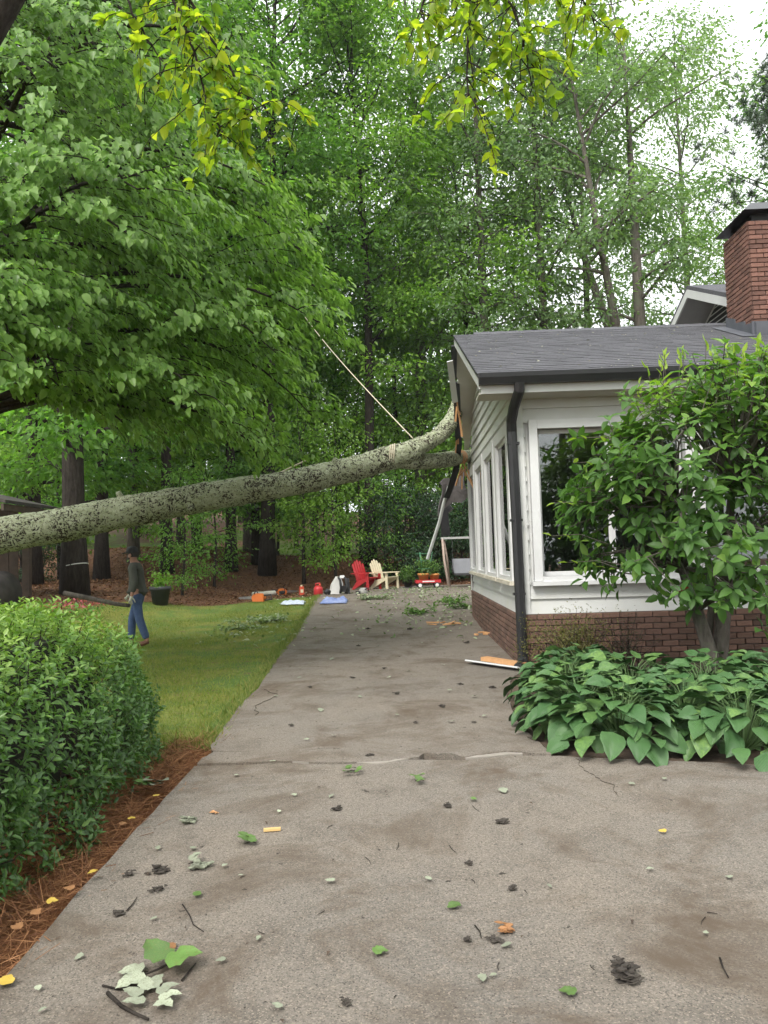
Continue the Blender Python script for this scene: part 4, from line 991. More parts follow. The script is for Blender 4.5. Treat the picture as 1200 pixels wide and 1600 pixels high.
HM = [np_mesh('leaf', *hosta_leaf(s_), hm, smooth=True) for s_ in range(5)]
PET = pmat('hosta_stalk', (.09, .16, .05), (.07, .13, .04))
SPOTS = [(1.70, 7.45, .62, 'left most'), (1.60, 6.6, .63, ''), (2.3, 6.08, .62, ''), (2.25, 7.25, .68, ''), (3.0, 5.92, .62, ''), (2.95, 7.05, .66, ''), (3.7, 5.95, .62, ''), (3.6, 7.2, .66, ''), (4.35, 6.3, .62, ''), (2.0, 8.15, .55, ''), (1.72, 5.82, .56, ''), (2.5, 5.55, .54, ''), (3.25, 5.38, .54, ''), (2.65, 6.6, .6, ''), (1.49, 6.12, .46, ''), (4.0, 5.4, .54, '')]
HL = ['hosta plant at the downspout end of the bed', 'hosta plant at the left front corner of the bed by the drive', 'hosta with leaves spilling onto the crack at the drive edge', 'tall hosta in the middle of the bed left of the shrub stems',
      'hosta along the drive edge below the shrub stems', 'hosta plant directly around the foot of the shrub stems', 'hosta at the drive edge near the right side of the picture', 'hosta behind the front row to the right of the shrub stems', 'hosta cut by the right edge of the picture', 'hosta at the back of the bed in front of the brick wall', 'low hosta at the front edge nearest the open joint', 'low hosta at the front edge between two larger clumps', 'low front hosta in front of the shrub at the drive edge', 'hosta in the second row left of the shrub foot', 'small hosta at the corner where the bed narrows to the drive', 'low front hosta nearest the right edge of the picture']
for (x, y, Rr, _), lab in zip(SPOTS, HL):
    e_ = empty('hosta_plant', (x, y, .02), rg.random() * 6, label=lab, cat='hosta', group='hostas in the bed beside the house')
    st = MB()
    for k in range(88):
        f = (k + .5) / 88; a = k * 2.39996 + rg.normal(0, .2); rr_ = Rr * (.08 + .74 * math.sqrt(f)) * rg.uniform(.85, 1.1); zt = (.43 - .33 * f ** 1.5) * rg.uniform(.85, 1.15)
        ln = rg.uniform(.115, .20) * (.85 + .25 * f)
        b_ = Vector((math.cos(a) * rr_, math.sin(a) * rr_, zt)); pitch = R(22 - 56 * f + rg.normal(0, 10))
        o = bpy.data.objects.new('leaf', HM[k % 5]); col.objects.link(o); o.parent = e_
        o.matrix_local = Matrix.Translation(b_) @ Matrix.Rotation(a - math.pi / 2 + rg.normal(0, .22), 4, 'Z') @ Matrix.Rotation(pitch, 4, 'X') @ Matrix.Rotation(rg.normal(0, .28), 4, 'Y') @ Matrix.Scale(ln, 4)
        st.tube([(0, 0, 0), b_ * .55 + Vector((0, 0, zt * .3)), b_], [.005, .004, .003], 4, caps=False)
    st.build('stalks', PET, e_, fix=False)

# ------------------------------------------------------------------ glossy shrub with twin stems in front of the window
SB = np.array([3.42, 8.0, .02]); se = empty('ornamental_shrub', SB, label='large glossy leaved shrub on twin stems hiding the front window', cat='shrub')
rg = np.random.default_rng(77); mb = MB(); pos, dv, nv, sc, cl = [], [], [], [], []
mb.tube([(-.12, -.05, -.05), (-.10, -.02, .35), (-.2, 0, .75), (-.32, .05, 1.25), (-.35, .05, 2.0)], [.085, .075, .065, .05, .03], 12)
mb.tube([(.06, .08, -.05), (.03, .05, .4), (.12, .1, .9), (.2, .1, 1.5), (.25, .05, 2.2)], [.095, .08, .075, .055, .03], 12)
mb.tube([(-.1, .1, .3), (.0, .15, .8), (.05, .3, 1.6)], [.05, .04, .03], 8)
def whorl(tip, upd, m_, L, c_):
    upd = unit(np.array(upd)[None])[0]; t1 = unit(np.cross(upd, [.31, .2, 1])[None])[0]; t2 = np.cross(upd, t1); a0 = rg.random() * 6.28
    for j in range(m_):
        a = a0 + j * 2.4; f = j / m_; rad = t1 * math.cos(a) + t2 * math.sin(a); d_ = rad * (1.0 - .3 * f) + upd * (.0 + .75 * f); d_[2] -= .22
        pos.append(tip - upd * .10 * (1 - f) + rad * .012); dv.append(d_); nv.append(upd + np.array([0, 0, .7]) - rad * .2 + rg.normal(0, .2, 3)); sc.append(rg.uniform(.105, .185) * L); cl.append(np.clip(c_ + .1 * f + rg.normal(0, .08), 0, 1))
roots_ = [np.array(q) for q in ((-.2, 0, .8), (-.32, .05, 1.25), (-.35, .05, 1.9), (.12, .1, .95), (.2, .1, 1.5), (.25, .05, 2.1), (.05, .3, 1.5))]
for k in range(255):
    while True:
        tz = rg.uniform(.95, 3.45); lx = np.interp(tz, [.85, 1.05, 1.25, 1.5, 1.85, 2.2, 2.55, 2.85, 3.2, 3.5], [-.45, -.6, -1.35, -1.6, -1.7, -1.55, -1.15, -.85, -.72, -.3]); rx = np.interp(tz, [.85, 1.1, 1.6, 2.4, 3.0, 3.5], [.35, .6, 1.4, 1.7, 1.4, .6])
        tx = rg.uniform(lx, rx); hy = 1.05 * math.sqrt(max(.03, 1 - ((tx - (lx + rx) / 2) / ((rx - lx) / 2 + .05)) ** 2)); ty = rg.uniform(-hy, hy)
        edge = max(abs(tx - (lx + rx) / 2) / ((rx - lx) / 2), abs(ty) / 1.05, (tz - 2.1) / 1.35)
        if ty < .55 and rg.random() < (.25 + .75 * edge): break
    tip = np.array([tx, ty, tz]); u = unit(np.array([[tx, ty - .1, (tz - 2.0) * .9]]))[0]
    r0_ = roots_[np.argmin([np.linalg.norm(tip - q) + abs(tip[2] - q[2]) * .5 for q in roots_])]
    mid = (r0_ + tip) / 2 + np.array([0, 0, .12]) + rg.normal(0, .08, 3)
    mb.tube([r0_, mid, tip], [.016, .010, .004], 5, caps=False)
    outd = u * .8 + np.array([0, 0, .55])
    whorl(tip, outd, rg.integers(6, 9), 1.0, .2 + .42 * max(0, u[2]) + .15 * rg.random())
    for s in range(2):
        t = rg.uniform(.45, .85); q = mid + (tip - mid) * t; q2 = q + rg.normal(0, .17, 3); mb.tube([q, q2], [.006, .003], 4, caps=False); whorl(q2, outd + rg.normal(0, .5, 3), rg.integers(5, 8), .95, .2 + .2 * max(0, u[2]))
for k in range(26):       # pale upright new shoots on top
    x, y = rg.uniform(-.75, 1.3), rg.uniform(-.6, .5); zt = 2.2 + 1.16 * math.sqrt(max(0.05, 1 - (x / 1.62) ** 2 - (y / 1.15) ** 2)); b_ = np.array([x, y, zt - .12]); t_ = b_ + np.array([rg.normal(0, .05), rg.normal(0, .05), rg.uniform(.18, .42)])
    mb.tube([b_, t_], [.005, .003], 4, caps=False)
    for j in range(rg.integers(2, 5)):
        d_ = np.array([rg.normal(0, .35), rg.normal(0, .35), 1.0]); pos.append(t_ - np.array([0, 0, .05 * j])); dv.append(d_); nv.append(rg.normal(0, 1, 3)); sc.append(rg.uniform(.08, .13)); cl.append(.96)
for px_, pz in ((-1.75, 1.62), (-1.7, 1.95), (-1.6, 1.35), (-1.5, 2.35), (-1.45, 2.6)):      # loose shoots to the left
    b_ = np.array([px_ + .6, -.2, pz - .1]); t_ = np.array([px_, -.3, pz]); mb.tube([b_, (b_ + t_) / 2 + np.array([0, 0, .06]), t_], [.006, .005, .003], 4, caps=False)
    for j in range(7):
        q = b_ + (t_ - b_) * (j / 6); pos.append(q); dv.append((t_ - b_) * .6 + rg.normal(0, .35, 3)); nv.append(np.array([0, 0, 1]) + rg.normal(0, .35, 3)); sc.append(rg.uniform(.09, .12)); cl.append(.6 + .06 * j)
mb.build('stems', BARK2, se, True, fix=False)
c1, c2, c3 = (.035, .09, .024), (.11, .225, .045), (.32, .44, .065)  # dark end puts inner shade into the leaf colour; bright end is new growth
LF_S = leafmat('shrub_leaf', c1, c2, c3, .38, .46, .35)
cl = np.array(cl); P_ = np.array(pos)
# keep colour of single leaves true: split by age class
young = cl > .75
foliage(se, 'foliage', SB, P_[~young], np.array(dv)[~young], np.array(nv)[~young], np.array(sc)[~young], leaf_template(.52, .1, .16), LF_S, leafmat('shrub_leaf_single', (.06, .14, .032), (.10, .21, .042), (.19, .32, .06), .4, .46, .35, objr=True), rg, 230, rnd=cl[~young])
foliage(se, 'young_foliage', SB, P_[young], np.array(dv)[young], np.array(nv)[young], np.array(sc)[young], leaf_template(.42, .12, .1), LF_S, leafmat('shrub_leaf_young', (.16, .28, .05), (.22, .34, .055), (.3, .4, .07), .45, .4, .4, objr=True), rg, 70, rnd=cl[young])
o = link('leaf', np_mesh('leaf', *leaf_template(.5), pmat('red_leaf', (.35, .02, .015), (.25, .015, .012), 8, .5)), se); o.location = (-.52, -.62, 1.08); o.rotation_euler = (R(-20), R(30), R(70)); o.scale = (.2, .16, .15); o['label'] = 'red leaf at the bottom of the shrub'

# ------------------------------------------------------------------ dry twiggy shrub at the house corner
DB = np.array([2.25, 9.45, .02]); de = empty('sparse_shrub', DB, label='thin yellowish twiggy shrub against the brick base by the downspout', cat='shrub')
mb = MB(); pos, dv = [], []; rg = np.random.default_rng(88)
for k in range(60):
    az = rg.random() * 6.28; pth = np.array(arc((rg.normal(0, .12), rg.normal(0, .08), 0), az, rg.uniform(.8, 1.5), rg.uniform(.5, .85), 6, -.3, .2, rg)); pth[:, 1] *= .55; mb.tube(pth, np.linspace(.006, .002, 7), 3, caps=False)
    for q in pth[2:]:
        for c_ in range(3):
            t_ = q + rg.normal(0, .07, 3); m_ = 5; pos.append(t_ + rg.normal(0, .03, (m_, 3))); dv.append(rg.normal(0, 1, (m_, 3)) + np.array([0, 0, .4]))
mb.build('stems', BARK, de, fix=False)
pos = np.concatenate(pos); dv = np.concatenate(dv)
o = link('foliage', leaves_mesh('foliage', pos, dv, rg.normal(0, 1, pos.shape), rg.uniform(.018, .034, len(pos)), LEAF2, leafmat('dry_leaf', (.09, .10, .03), (.16, .16, .045), (.24, .22, .07), .3), rg), de); o['kind'] = 'stuff'
mb = MB(); DB2 = Vector((2.9, 9.5, .02)); pos = []
for k in range(26):
    pth = arc((rg.normal(0, .1), 0, 0), rg.random() * 6.28, rg.uniform(.9, 1.5), rg.uniform(.4, .75), 5, -.2, .25, rg); mb.tube(pth, np.linspace(.006, .002, 6), 3, caps=False)
    for q in pth[2:]: pos.append(q + rg.normal(0, .05, (6, 3)))
d2 = empty('sparse_shrub', DB2, label='dark bare twiggy shrub on the brick base behind the hostas', cat='shrub'); mb.build('stems', BARK, d2, fix=False); pos = np.concatenate(pos)
o = link('foliage', leaves_mesh('foliage', pos, rg.normal(0, 1, pos.shape), rg.normal(0, 1, pos.shape), rg.uniform(.015, .03, len(pos)), LEAF2, leafmat('dull_leaf', (.03, .04, .02), (.05, .06, .025), (.08, .09, .03), .2), rg), d2); o['kind'] = 'stuff'

# ------------------------------------------------------------------ grass, straw, litter
rg = np.random.default_rng(99)
def scatter(n_, x0, x1, y0, y1, mask, bias=None):
    out = []
    while sum(len(a) for a in out) < n_:
        x = rg.uniform(x0, x1, n_); y = rg.uniform(0, 1, n_); y = y0 + (y1 - y0) * (y ** (bias or 1)); k = rg.random(n_) < mask(x, y); out.append(np.stack([x[k], y[k]], 1))
    return np.concatenate(out)[:n_]
def on_ground(q, dz=0.0): return np.c_[q, h(q[:, 0], q[:, 1]) + dz - .02]
def lawn_only(x, y): return lawn_mask(x, y) ** 2 * (x < np.interp(y, [6.3, 7.8, 12.3, 17.7, 24], [-1.40, -1.48, -1.64, -1.79, -1.96]) + .05 * np.sin(y * 7) * np.sin(y * 2.3))
patch = lambda x, y: lawn_only(x, y) * (0.25 + .75 * S((np.sin(x * 1.9 + y * .7) + np.sin(y * 1.3 - x * 2.3) + .9) / 1.4))
q = scatter(90000, -9.5, -1.45, 6.3, 24, patch, 1.5); P_ = on_ground(q, .0)
dv = rg.normal(0, .55, P_.shape); dv[:, 2] = 1
BLADE = (np.array([(-.09, 0, 0), (.09, 0, 0), (0, 1, .15)]), np.array([(0, 1, 2)]))
o = link('lawn_grass', leaves_mesh('lawn_grass', P_, dv, rg.normal(0, 1, P_.shape), rg.uniform(.028, .065, len(P_)), BLADE, leafmat('grass_blade', (.12, .18, .04), (.19, .235, .05), (.28, .27, .08), .35, .6, .2), rg))
q2 = rg.uniform(6.2, 24, 6000); xe = np.interp(q2, [5.5, 6.3, 7.8, 12.3, 17.7, 24], [-1.36, -1.44, -1.52, -1.68, -1.83, -2.0]); q = np.stack([xe - np.abs(rg.normal(0, .10, 6000)) + .02, q2], 1)
P2_ = on_ground(q, .01); d2_ = rg.normal(0, .6, P2_.shape); d2_[:, 2] = .9
tag(link('edge_grass', leaves_mesh('edge_grass', P2_, d2_, rg.normal(0, 1, P2_.shape), rg.uniform(.04, .11, 6000), BLADE, leafmat('edge_blade', (.10, .16, .04), (.18, .23, .06), (.3, .27, .1), .35, .6, .2), rg)), 'ragged longer grass along the left edge of the concrete', 'grass', kind='stuff')
tag(o, 'short patchy lawn grass between the hedge, drive and mulch', 'grass', kind='stuff')
q = scatter(16000, -3.0, -1.30, 1.9, 6.6, lambda x, y: ((y < 5.7) | (x > -1.8)) * (x < -1.44 + .05 * np.sin(y * 9) + .03 * rg.normal(size=len(x))) * (0.25 + .75 * S((x + 2.6) / .8)) * S((7.0 - y) / .8)); P_ = on_ground(q, .012); P_[:, 2] += rg.random(len(P_)) * .03
dv = rg.normal(0, 1, P_.shape); dv[:, 2] *= .16
NEED2 = (np.array([(-.011, 0, 0), (.011, 0, 0), (.011, 1, .04), (-.011, 1, .04)]), np.array([(0, 1, 2, 3)]))
o = link('pine_straw', leaves_mesh('pine_straw', P_, dv, rg.normal(0, .3, P_.shape) + np.array([0, 0, 1.0]), rg.uniform(.08, .17, len(P_)), NEED2, leafmat('straw_needle', (.09, .035, .016), (.2, .085, .035), (.34, .17, .08), .1, .7, .3), rg))
tag(o, 'reddish brown pine straw mulch along the foot of the hedge', 'pine straw', kind='stuff')
woods = lambda x, y: (1 - lawn_mask(x, y)) * (1 - (x > -2.1) * (x < 5) * (y < 27.4)) * (y > 14)
q = scatter(26000, -13, 6, 14, 36, woods); P_ = on_ground(q, .015); dv = rg.normal(0, 1, P_.shape); dv[:, 2] *= .3
o = link('leaf_litter', leaves_mesh('leaf_litter', P_, dv, rg.normal(0, .35, P_.shape) + np.array([0, 0, 1.0]), rg.uniform(.05, .12, len(P_)), LEAF2, leafmat('dead_leaf', (.06, .03, .018), (.16, .075, .04), (.30, .17, .10), .1, .8, .2), rg))
tag(o, 'brown fallen leaves and bark mulch covering the woodland floor', 'leaf litter', kind='stuff')
# tiny crumbs on the concrete
def on_drive(x, y): return (x > -1.4) * ((y < 5.5) | (x < np.interp(y, [5.5, 7, 9, 10, 17, 18, 27], [1.05, 1.05, 1.4, 1.6, 1.8, 4, 4])))
dens = lambda x, y: on_drive(x, y) * (.05 + .5 * S((y - 7) / 6) + .3 * S((y - 14) / 4) + .12 * np.exp(-((x + .5) / .9) ** 2))
q = scatter(1500, -1.7, 3.8, 2.4, 26, dens); P_ = np.c_[q, h(q[:, 0], q[:, 1]) + .040]; dv = rg.normal(0, 1, P_.shape); dv[:, 2] *= .12
o = link('drive_crumbs', leaves_mesh('drive_crumbs', P_, dv, rg.normal(0, .15, P_.shape) + np.array([0, 0, 1.0]), rg.uniform(.008, .03, len(P_)), LEAF2, pmat('dark_crumb', (.035, .026, .02), (.09, .06, .04), 30, .95), rg))
tag(o, 'dark specks of bark and dirt strewn over the concrete', 'debris', kind='stuff')
q = scatter(900, -3.6, 3.9, 13, 25.5, lambda x, y: ((x > -1.7) | (rg.random(len(x)) < .8)) * (.12 + .88 * np.exp(-((x - 1.2) / 1.3) ** 2) * S((y - 14) / 3) + .7 * np.exp(-((x + 2.6) / .7) ** 2 - ((y - 15.5) / 1.8) ** 2)) * (x < np.interp(y, [10, 17, 18, 27], [1.6, 1.8, 4, 4]))); P_ = np.c_[q, h(q[:, 0], q[:, 1]) + .045]; dv = rg.normal(0, 1, P_.shape); dv[:, 2] *= .35
o = link('shredded_leaves', leaves_mesh('shredded_leaves', P_, dv, rg.normal(0, .4, P_.shape) + np.array([0, 0, 1.0]), rg.uniform(.05, .13, len(P_)), LEAF8, leafmat('shed_leaf', (.10, .16, .05), (.22, .27, .15), (.40, .43, .32), .2, .6, .3), rg))
tag(o, 'pale green torn leaves scattered over the far drive and lawn', 'leaves', kind='stuff')
# ================================================================== small things
rs = random.Random(12)
def gz(x, y): return H(x, y) + (.03 if -1.9 < x < 4.5 and y < 27.3 else -.01)
PL_RED = pmat('red_plastic', (.50, .03, .035), (.44, .025, .03), 4, .45)
PL_CREAM = pmat('cream_plastic', (.74, .66, .46), (.68, .6, .42), 4, .5)
def adirondack(x, y, rz, m, label):
    e_ = empty('garden_chair', (x, y, gz(x, y)), rz, label=label, cat='chair', group='plastic garden chairs')
    # faces local +x
    for s in (-1, 1):
        MB().prism([(.30, s * .30 - .02, 0), (.38, s * .30 - .02, 0), (.36, s * .30 - .02, .52), (.27, s * .30 - .02, .52)], (0, .045, 0)).build('leg', m, e_)
        MB().prism([(-.42, s * .27 - .02, 0), (-.32, s * .27 - .02, 0), (.30, s * .27 - .02, .30), (.32, s * .27 - .02, .38), (-.15, s * .27 - .02, .30)], (0, .04, 0)).build('leg', m, e_)
        MB().prism([(-.34, s * .34 - .06, .52), (.36, s * .34 - .075, .53), (.42, s * .34 - .05, .53), (.42, s * .34 + .05, .53), (.36, s * .34 + .075, .53), (-.34, s * .34 + .04, .52)], (0, 0, .03)).build('armrest', m, e_)
    for k in range(6):
        t = k / 5; MB().box((.33 - t * .52, 0, .385 - t * .13), (.088, .52, .022), (0, R(-14), 0)).build('seat_slat', m, e_)
    for k in range(5):
        u = (k - 2) * .105; ht = .80 - .09 * (abs(k - 2) ** 1.6) / 2
        a, b = Vector((-.20, u, .24)), Vector((-.20 - .30 * ht, u * 1.12, .24 + .92 * ht)); d_ = (b - a)
        MB().prism([a + Vector((0, -.044, 0)), a + Vector((0, .044, 0)), b + Vector((0, .048, -.03)), b + Vector((-.012, 0, .02)), b + Vector((0, -.048, -.03))], (.022, 0, .006)).build('back_slat', m, e_)
    for z in (.5, .8): MB().box((-.20 - .30 * (z - .24) / .92 - .02, 0, z), (.02, .56 - .1 * (z > .6), .05)).build('back_rail', m, e_)
    return e_
adirondack(-.66, 25.9, R(-42), PL_RED, 'red plastic slat backed garden chair at the far end of the drive')
adirondack(-.06, 26.0, R(-38), PL_CREAM, 'cream plastic slat backed garden chair beside the red one')

# red fuel can
def at(px, D): return wx(px, D)
x, y = at(492, 23.2), 23.2
e_ = empty('fuel_can', (x, y, gz(x, y)), label='red plastic fuel can standing at the edge of the lawn', cat='fuel can')
MB().lathe([(.12, 0), (.14, .02), (.14, .20), (.135, .24), (.09, .29), (.06, .31)], k=18).build('body', PL_RED, e_, True)
MB().tube([(-.08, 0, .29), (-.07, 0, .37), (.05, 0, .38), (.08, 0, .29)], .02, 8).build('handle', PL_RED, e_, True)
MB().tube([(.05, -.05, .28), (.06, -.07, .36)], [.032, .028], 10).build('cap', pmat('red_cap', (.6, .08, .04)), e_, True)
x, y = at(466, 24.2), 24.2
e_ = empty('oil_jug', (x, y, gz(x, y)), .3, label='small orange red jug left of the fuel can', cat='jug')
MB().box((0, 0, .13), (.15, .1, .26), taper=.85).build('body', pmat('orange_red', (.6, .09, .04), (.55, .07, .03), 4, .5), e_); MB().tube([(0, 0, .26), (0, 0, .31)], .03, 8).build('cap', PL_CREAM, e_); MB().box((0, -.054, .12), (.09, .006, .1)).build('paper_label', PL_CREAM, e_)
# backpack blower lying on the drive: white housing, black straps
x, y = at(524, 23.0), 23.0
e_ = empty('backpack_sprayer', (x, y, gz(x, y)), .25, label='white and black backpack unit with dark straps on the drive', cat='backpack')
WHT = pmat('white_shell', (.7, .69, .66), (.62, .61, .58), 5, .5); BLK = pmat('black_strap', (.02, .02, .022), (.035, .035, .035), 8, .7)
MB().prism([(-.27, -.1, .02), (.05, -.1, .0), (.12, -.1, .30), (.05, -.1, .5), (-.05, -.1, .53), (-.2, -.1, .30)], (0, .3, 0)).build('body', WHT, e_)
for u in (-.02, .17): MB().tube([(u, -.12, .5), (u + .03, -.2, .42), (u + .05, -.2, .2), (u + .04, -.12, .04)], .05, 8, flat=.45).build('strap', BLK, e_, True)
MB().box((.12, -.11, .16), (.15, .06, .18)).build('pad', BLK, e_); MB().box((.26, .02, .24), (.12, .28, .46), taper=.75).build('fan_housing', BLK, e_); MB().tube([(-.28, 0, .06), (-.36, -.05, .12), (-.42, -.1, .06)], .07, 10).build('hose', BLK, e_, True)
MB().box((.1, -.05, .52), (.16, .12, .08), taper=.7).build('top_handle', WHT, e_)
# small engine on the drive
x, y = at(562, 22.4), 22.4
e_ = empty('small_engine', (x, y, gz(x, y)), label='small grey and black tool engine lying on the far drive', cat='engine')
MB().lathe([(.10, 0), (.13, .05), (.12, .15), (.07, .2)], k=14).build('body', pmat('grey_cast', (.35, .34, .31), (.2, .2, .19), 12, .6), e_, True); MB().box((-.12, -.04, .06), (.16, .14, .1), (0, 0, .4)).build('cover', BLK, e_); MB().tube([(.05, -.1, .15), (.14, -.1, .2), (.16, 0, .1)], .018, 6).build('handle', BLK, e_, True); MB().box((-.02, -.2, .015), (.3, .1, .03)).build('guard', pmat('pale_plate', (.55, .5, .38)), e_)
# cloths
def cloth(name, x, y, sx, sy, m, label, seed, hump=.07):
    V, Fc = [], []; N = 22
    for j in range(N):
        for i in range(N):
            u, v_ = i / (N - 1) - .5, j / (N - 1) - .5; w = mnoise.noise(Vector((u * 4, v_ * 4, seed))); w2 = mnoise.noise(Vector((u * 9, v_ * 9, seed + 3)))
            X_, Y_ = x + u * sx * (1 + .3 * w2 * abs(v_)) + .05 * w, y + v_ * sy * (1 + .35 * mnoise.noise(Vector((u * 3, seed, 1)))) 
            V.append((X_, Y_, gz(X_, Y_) + .015 + max(0, hump * (1.1 + 1.4 * w + .9 * w2) * (1 - (2 * max(abs(u), abs(v_))) ** 4))))
    for j in range(N - 1):
        for i in range(N - 1): Fc.append((j * N + i, j * N + i + 1, (j + 1) * N + i + 1, (j + 1) * N + i))
    o = MB().add(V, Fc).build(name, m, None, True, fix=False); md = o.modifiers.new('thick', 'SOLIDIFY'); md.thickness = .008; md.offset = 1
    return tag(o, label, 'cloth')
cloth('tarp', at(516, 20.2), 20.2, .68, .62, pmat('blue_cloth', (.10, .15, .36), (.25, .30, .48), 3, .8, dirt=(.5, .53, .6), dscale=4), 'crumpled blue cloth lying on the drive', 1, .08)
cloth('tarp', at(452, 20.6), 20.6, .62, .6, pmat('pale_blue_cloth', (.40, .46, .55), (.5, .54, .6), 3, .8), 'crumpled pale blue cloth lying on the lawn edge', 5, .05)
# chainsaws
def chainsaw(x, y, rz, label, mat_case, bar_dir=1, s=1.0):
    e_ = empty('chainsaw', (x, y, gz(x, y) + .01), rz, label=label, cat='chainsaw', group='chainsaws on the mulch'); e_.scale = (s, s, s)
    MB().prism([(-.2, -.1, .0), (.12, -.1, .0), (.16, -.1, .12), (.08, -.1, .22), (-.1, -.1, .22), (-.2, -.1, .12)], (0, .2, 0)).build('engine_cover', mat_case, e_)
    MB().tube([(-.18, 0, .16), (-.38, 0, .18), (-.42, 0, .06), (-.2, 0, .03)], .024, 8).build('rear_handle', BLK, e_, True)
    MB().tube([(.06, -.12, .05), (.06, -.13, .24), (.06, 0, .29), (.06, .13, .22)], .016, 8).build('front_handle', BLK, e_, True)
    MB().prism([(.14, -.02, .06), (.55, -.02, .07), (.6, -.02, .1), (.55, -.02, .13), (.14, -.02, .15)], (0, .012, 0)).build('guide_bar', pmat('steel', (.4, .4, .4), (.3, .3, .3), 9, .35, metal=1), e_)
    MB().box((-.05, -.11, .08), (.2, .05, .12)).build('clutch_cover', BLK, e_); MB().tube([(-.02, -.13, .1), (-.02, -.16, .1)], .06, 12).build('starter', BLK, e_)
ORG = pmat('orange_case', (.62, .16, .03), (.55, .13, .025), 5, .5)
chainsaw(at(398, 21.5), 21.5, 2.9, 'orange and black chainsaw lying nearest on the mulch edge', ORG)
chainsaw(at(436, 24.6), 24.6, .4, 'smaller orange chainsaw farther back beside the white log', ORG, 1, .85)
o = tag(trunk_mesh([(at(390, 24.2), 24.2, gz(at(390, 24.2), 24.2) + .07), (at(412, 24.0), 24.0, gz(at(412, 24), 24) + .08), (at(425, 24.1), 24.1, gz(at(425, 24.1), 24.1) + .10)], [.07, .08, .06], 14, .06, .008).build('log', pmat('pale_log', (.5, .48, .42), (.38, .36, .3), 6, .8), None, True, fix=False), 'short pale cut log lying on the mulch by the chainsaws', 'log')

# wagon with clay pots
x, y = at(663, 25.6), 25.6
e_ = empty('toy_wagon', (x, y, gz(x, y)), .05, label='red toy wagon carrying clay pots at the far end of the drive', cat='wagon')
tr = MB(); L_, W_ = .80, .40
tr.box((0, 0, .17), (L_, W_, .02)); 
for s in (-1, 1): tr.box((0, s * W_ / 2, .215), (L_ + .03, .02, .10)); tr.box((s * L_ / 2, 0, .215), (.02, W_ - .02, .098))
tr.build('tray', PL_RED, e_); MB().box((0, -W_ / 2 - .013, .215), (.4, .006, .04)).build('white_stripe', WHT, e_)
for sx in (-.28, .28):
    for sy in (-.19, .19):
        wz = []; tb = MB(); c_ = Vector((sx, sy, .09))
        tb.tube([c_ + Vector((0, -.025, 0)), c_ + Vector((0, .025, 0))], .09, 18); w_ = tb.build('wheel', BLK, e_); MB().tube([c_ + Vector((0, -.028, 0)), c_ + Vector((0, .028, 0))], .058, 14).build('hub', WHT, w_)
MB().box((.28, 0, .1), (.05, .36, .03)).build('axle', BLK, e_); MB().box((-.28, 0, .1), (.05, .36, .03)).build('axle', BLK, e_); MB().tube([(-.38, 0, .12), (-.62, -.1, .03), (-.85, -.12, .03)], .012, 6).build('pull_handle', BLK, e_)
CLAY = pmat('terracotta', (.62, .26, .07), (.66, .30, .10), 6, .8)
LF_P = leafmat('pot_leaf', (.06, .13, .03), (.11, .21, .05), (.17, .28, .08), .4)
def potplant(name, x, y, z, r, ht, m, label, cat, nlf, spread, tall, group=None, lm=None, leaf=.09):
    e_ = empty(name, (x, y, z), label=label, cat=cat, group=group)
    MB().lathe([(r * .68, 0), (r * .9, ht * .78), (r * 1.0, ht * .78), (r * 1.02, ht), (r * .9, ht), (r * .86, ht * .86), (.002, ht * .86)], k=20).build('pot', m, e_, True)
    MB().lathe([(r * .85, ht * .84), (.002, ht * .9)], k=16, close=False).build('soil', DIRT, e_, True)
    r_ = np.random.default_rng(len(label) + nlf); ps, ds = [], []; st = MB()
    for k in range(12):
        pth = arc((0, 0, ht * .85), r_.random() * 6.28, r_.uniform(1.15, 1.55), tall * r_.uniform(.6, 1.1), 5, -.6, .15, r_); pth = [q_ * np.array([1, 1, 1]) for q_ in pth]; st.tube(pth, np.linspace(.007, .003, 6), 4, caps=False)
        for q_ in pth[1:]: ps.append(q_ + r_.normal(0, spread * .25, (nlf, 3))); ds.append(r_.normal(0, 1, (nlf, 3)))
    st.build('stems', PET, e_, fix=False); ps = np.concatenate(ps); ds = np.concatenate(ds); ds[:, 2] -= .3; ps[:, 2] = np.maximum(ps[:, 2], ht * .95)
    o = link('foliage', leaves_mesh('foliage', ps, ds, r_.normal(0, .5, ps.shape) + np.array([0, 0, 1]), r_.uniform(.6, 1.3, len(ps)) * leaf, LEAF8, lm or LF_P, r_), e_); o['kind'] = 'stuff'
    return e_
wz_ = gz(x, y) + .182
p1 = potplant('flower_pot', x - .14, y, wz_, .19, .30, CLAY, 'left orange clay pot on the red wagon, leafy tomato plant', 'pot', 7, .3, .62)
p2 = potplant('flower_pot', x + .22, y + .02, wz_, .17, .28, CLAY, 'right orange clay pot on the red wagon', 'pot', 5, .25, .5)
cg = MB()
for z in (.45, .72, .95): cg.tube([(.28 * math.cos(a) * (.6 + .4 * z), .28 * math.sin(a) * (.6 + .4 * z), z) for a in np.linspace(0, 6.28, 17)], .008, 5)
for a in (0, 2.1, 4.2): cg.tube([(.13 * math.cos(a), .13 * math.sin(a), .2), (.28 * math.cos(a), .28 * math.sin(a), 1.0)], .008, 5)
o = cg.build('plant_cage', pmat('green_wire', (.10, .30, .16), (.08, .25, .14), 5, .5), None, True); o.location = (x - .1, y, wz_); tag(o, 'green wire cage standing in the clay pots on the wagon', 'wire cage')
potplant('flower_pot', at(632, 26), 26, gz(at(632, 26), 26), .17, .28, BLK, 'black nursery pot with bright leaves beside the wagon', 'pot', 8, .35, .5)
px_, py_ = at(246, 19.8), 19.8
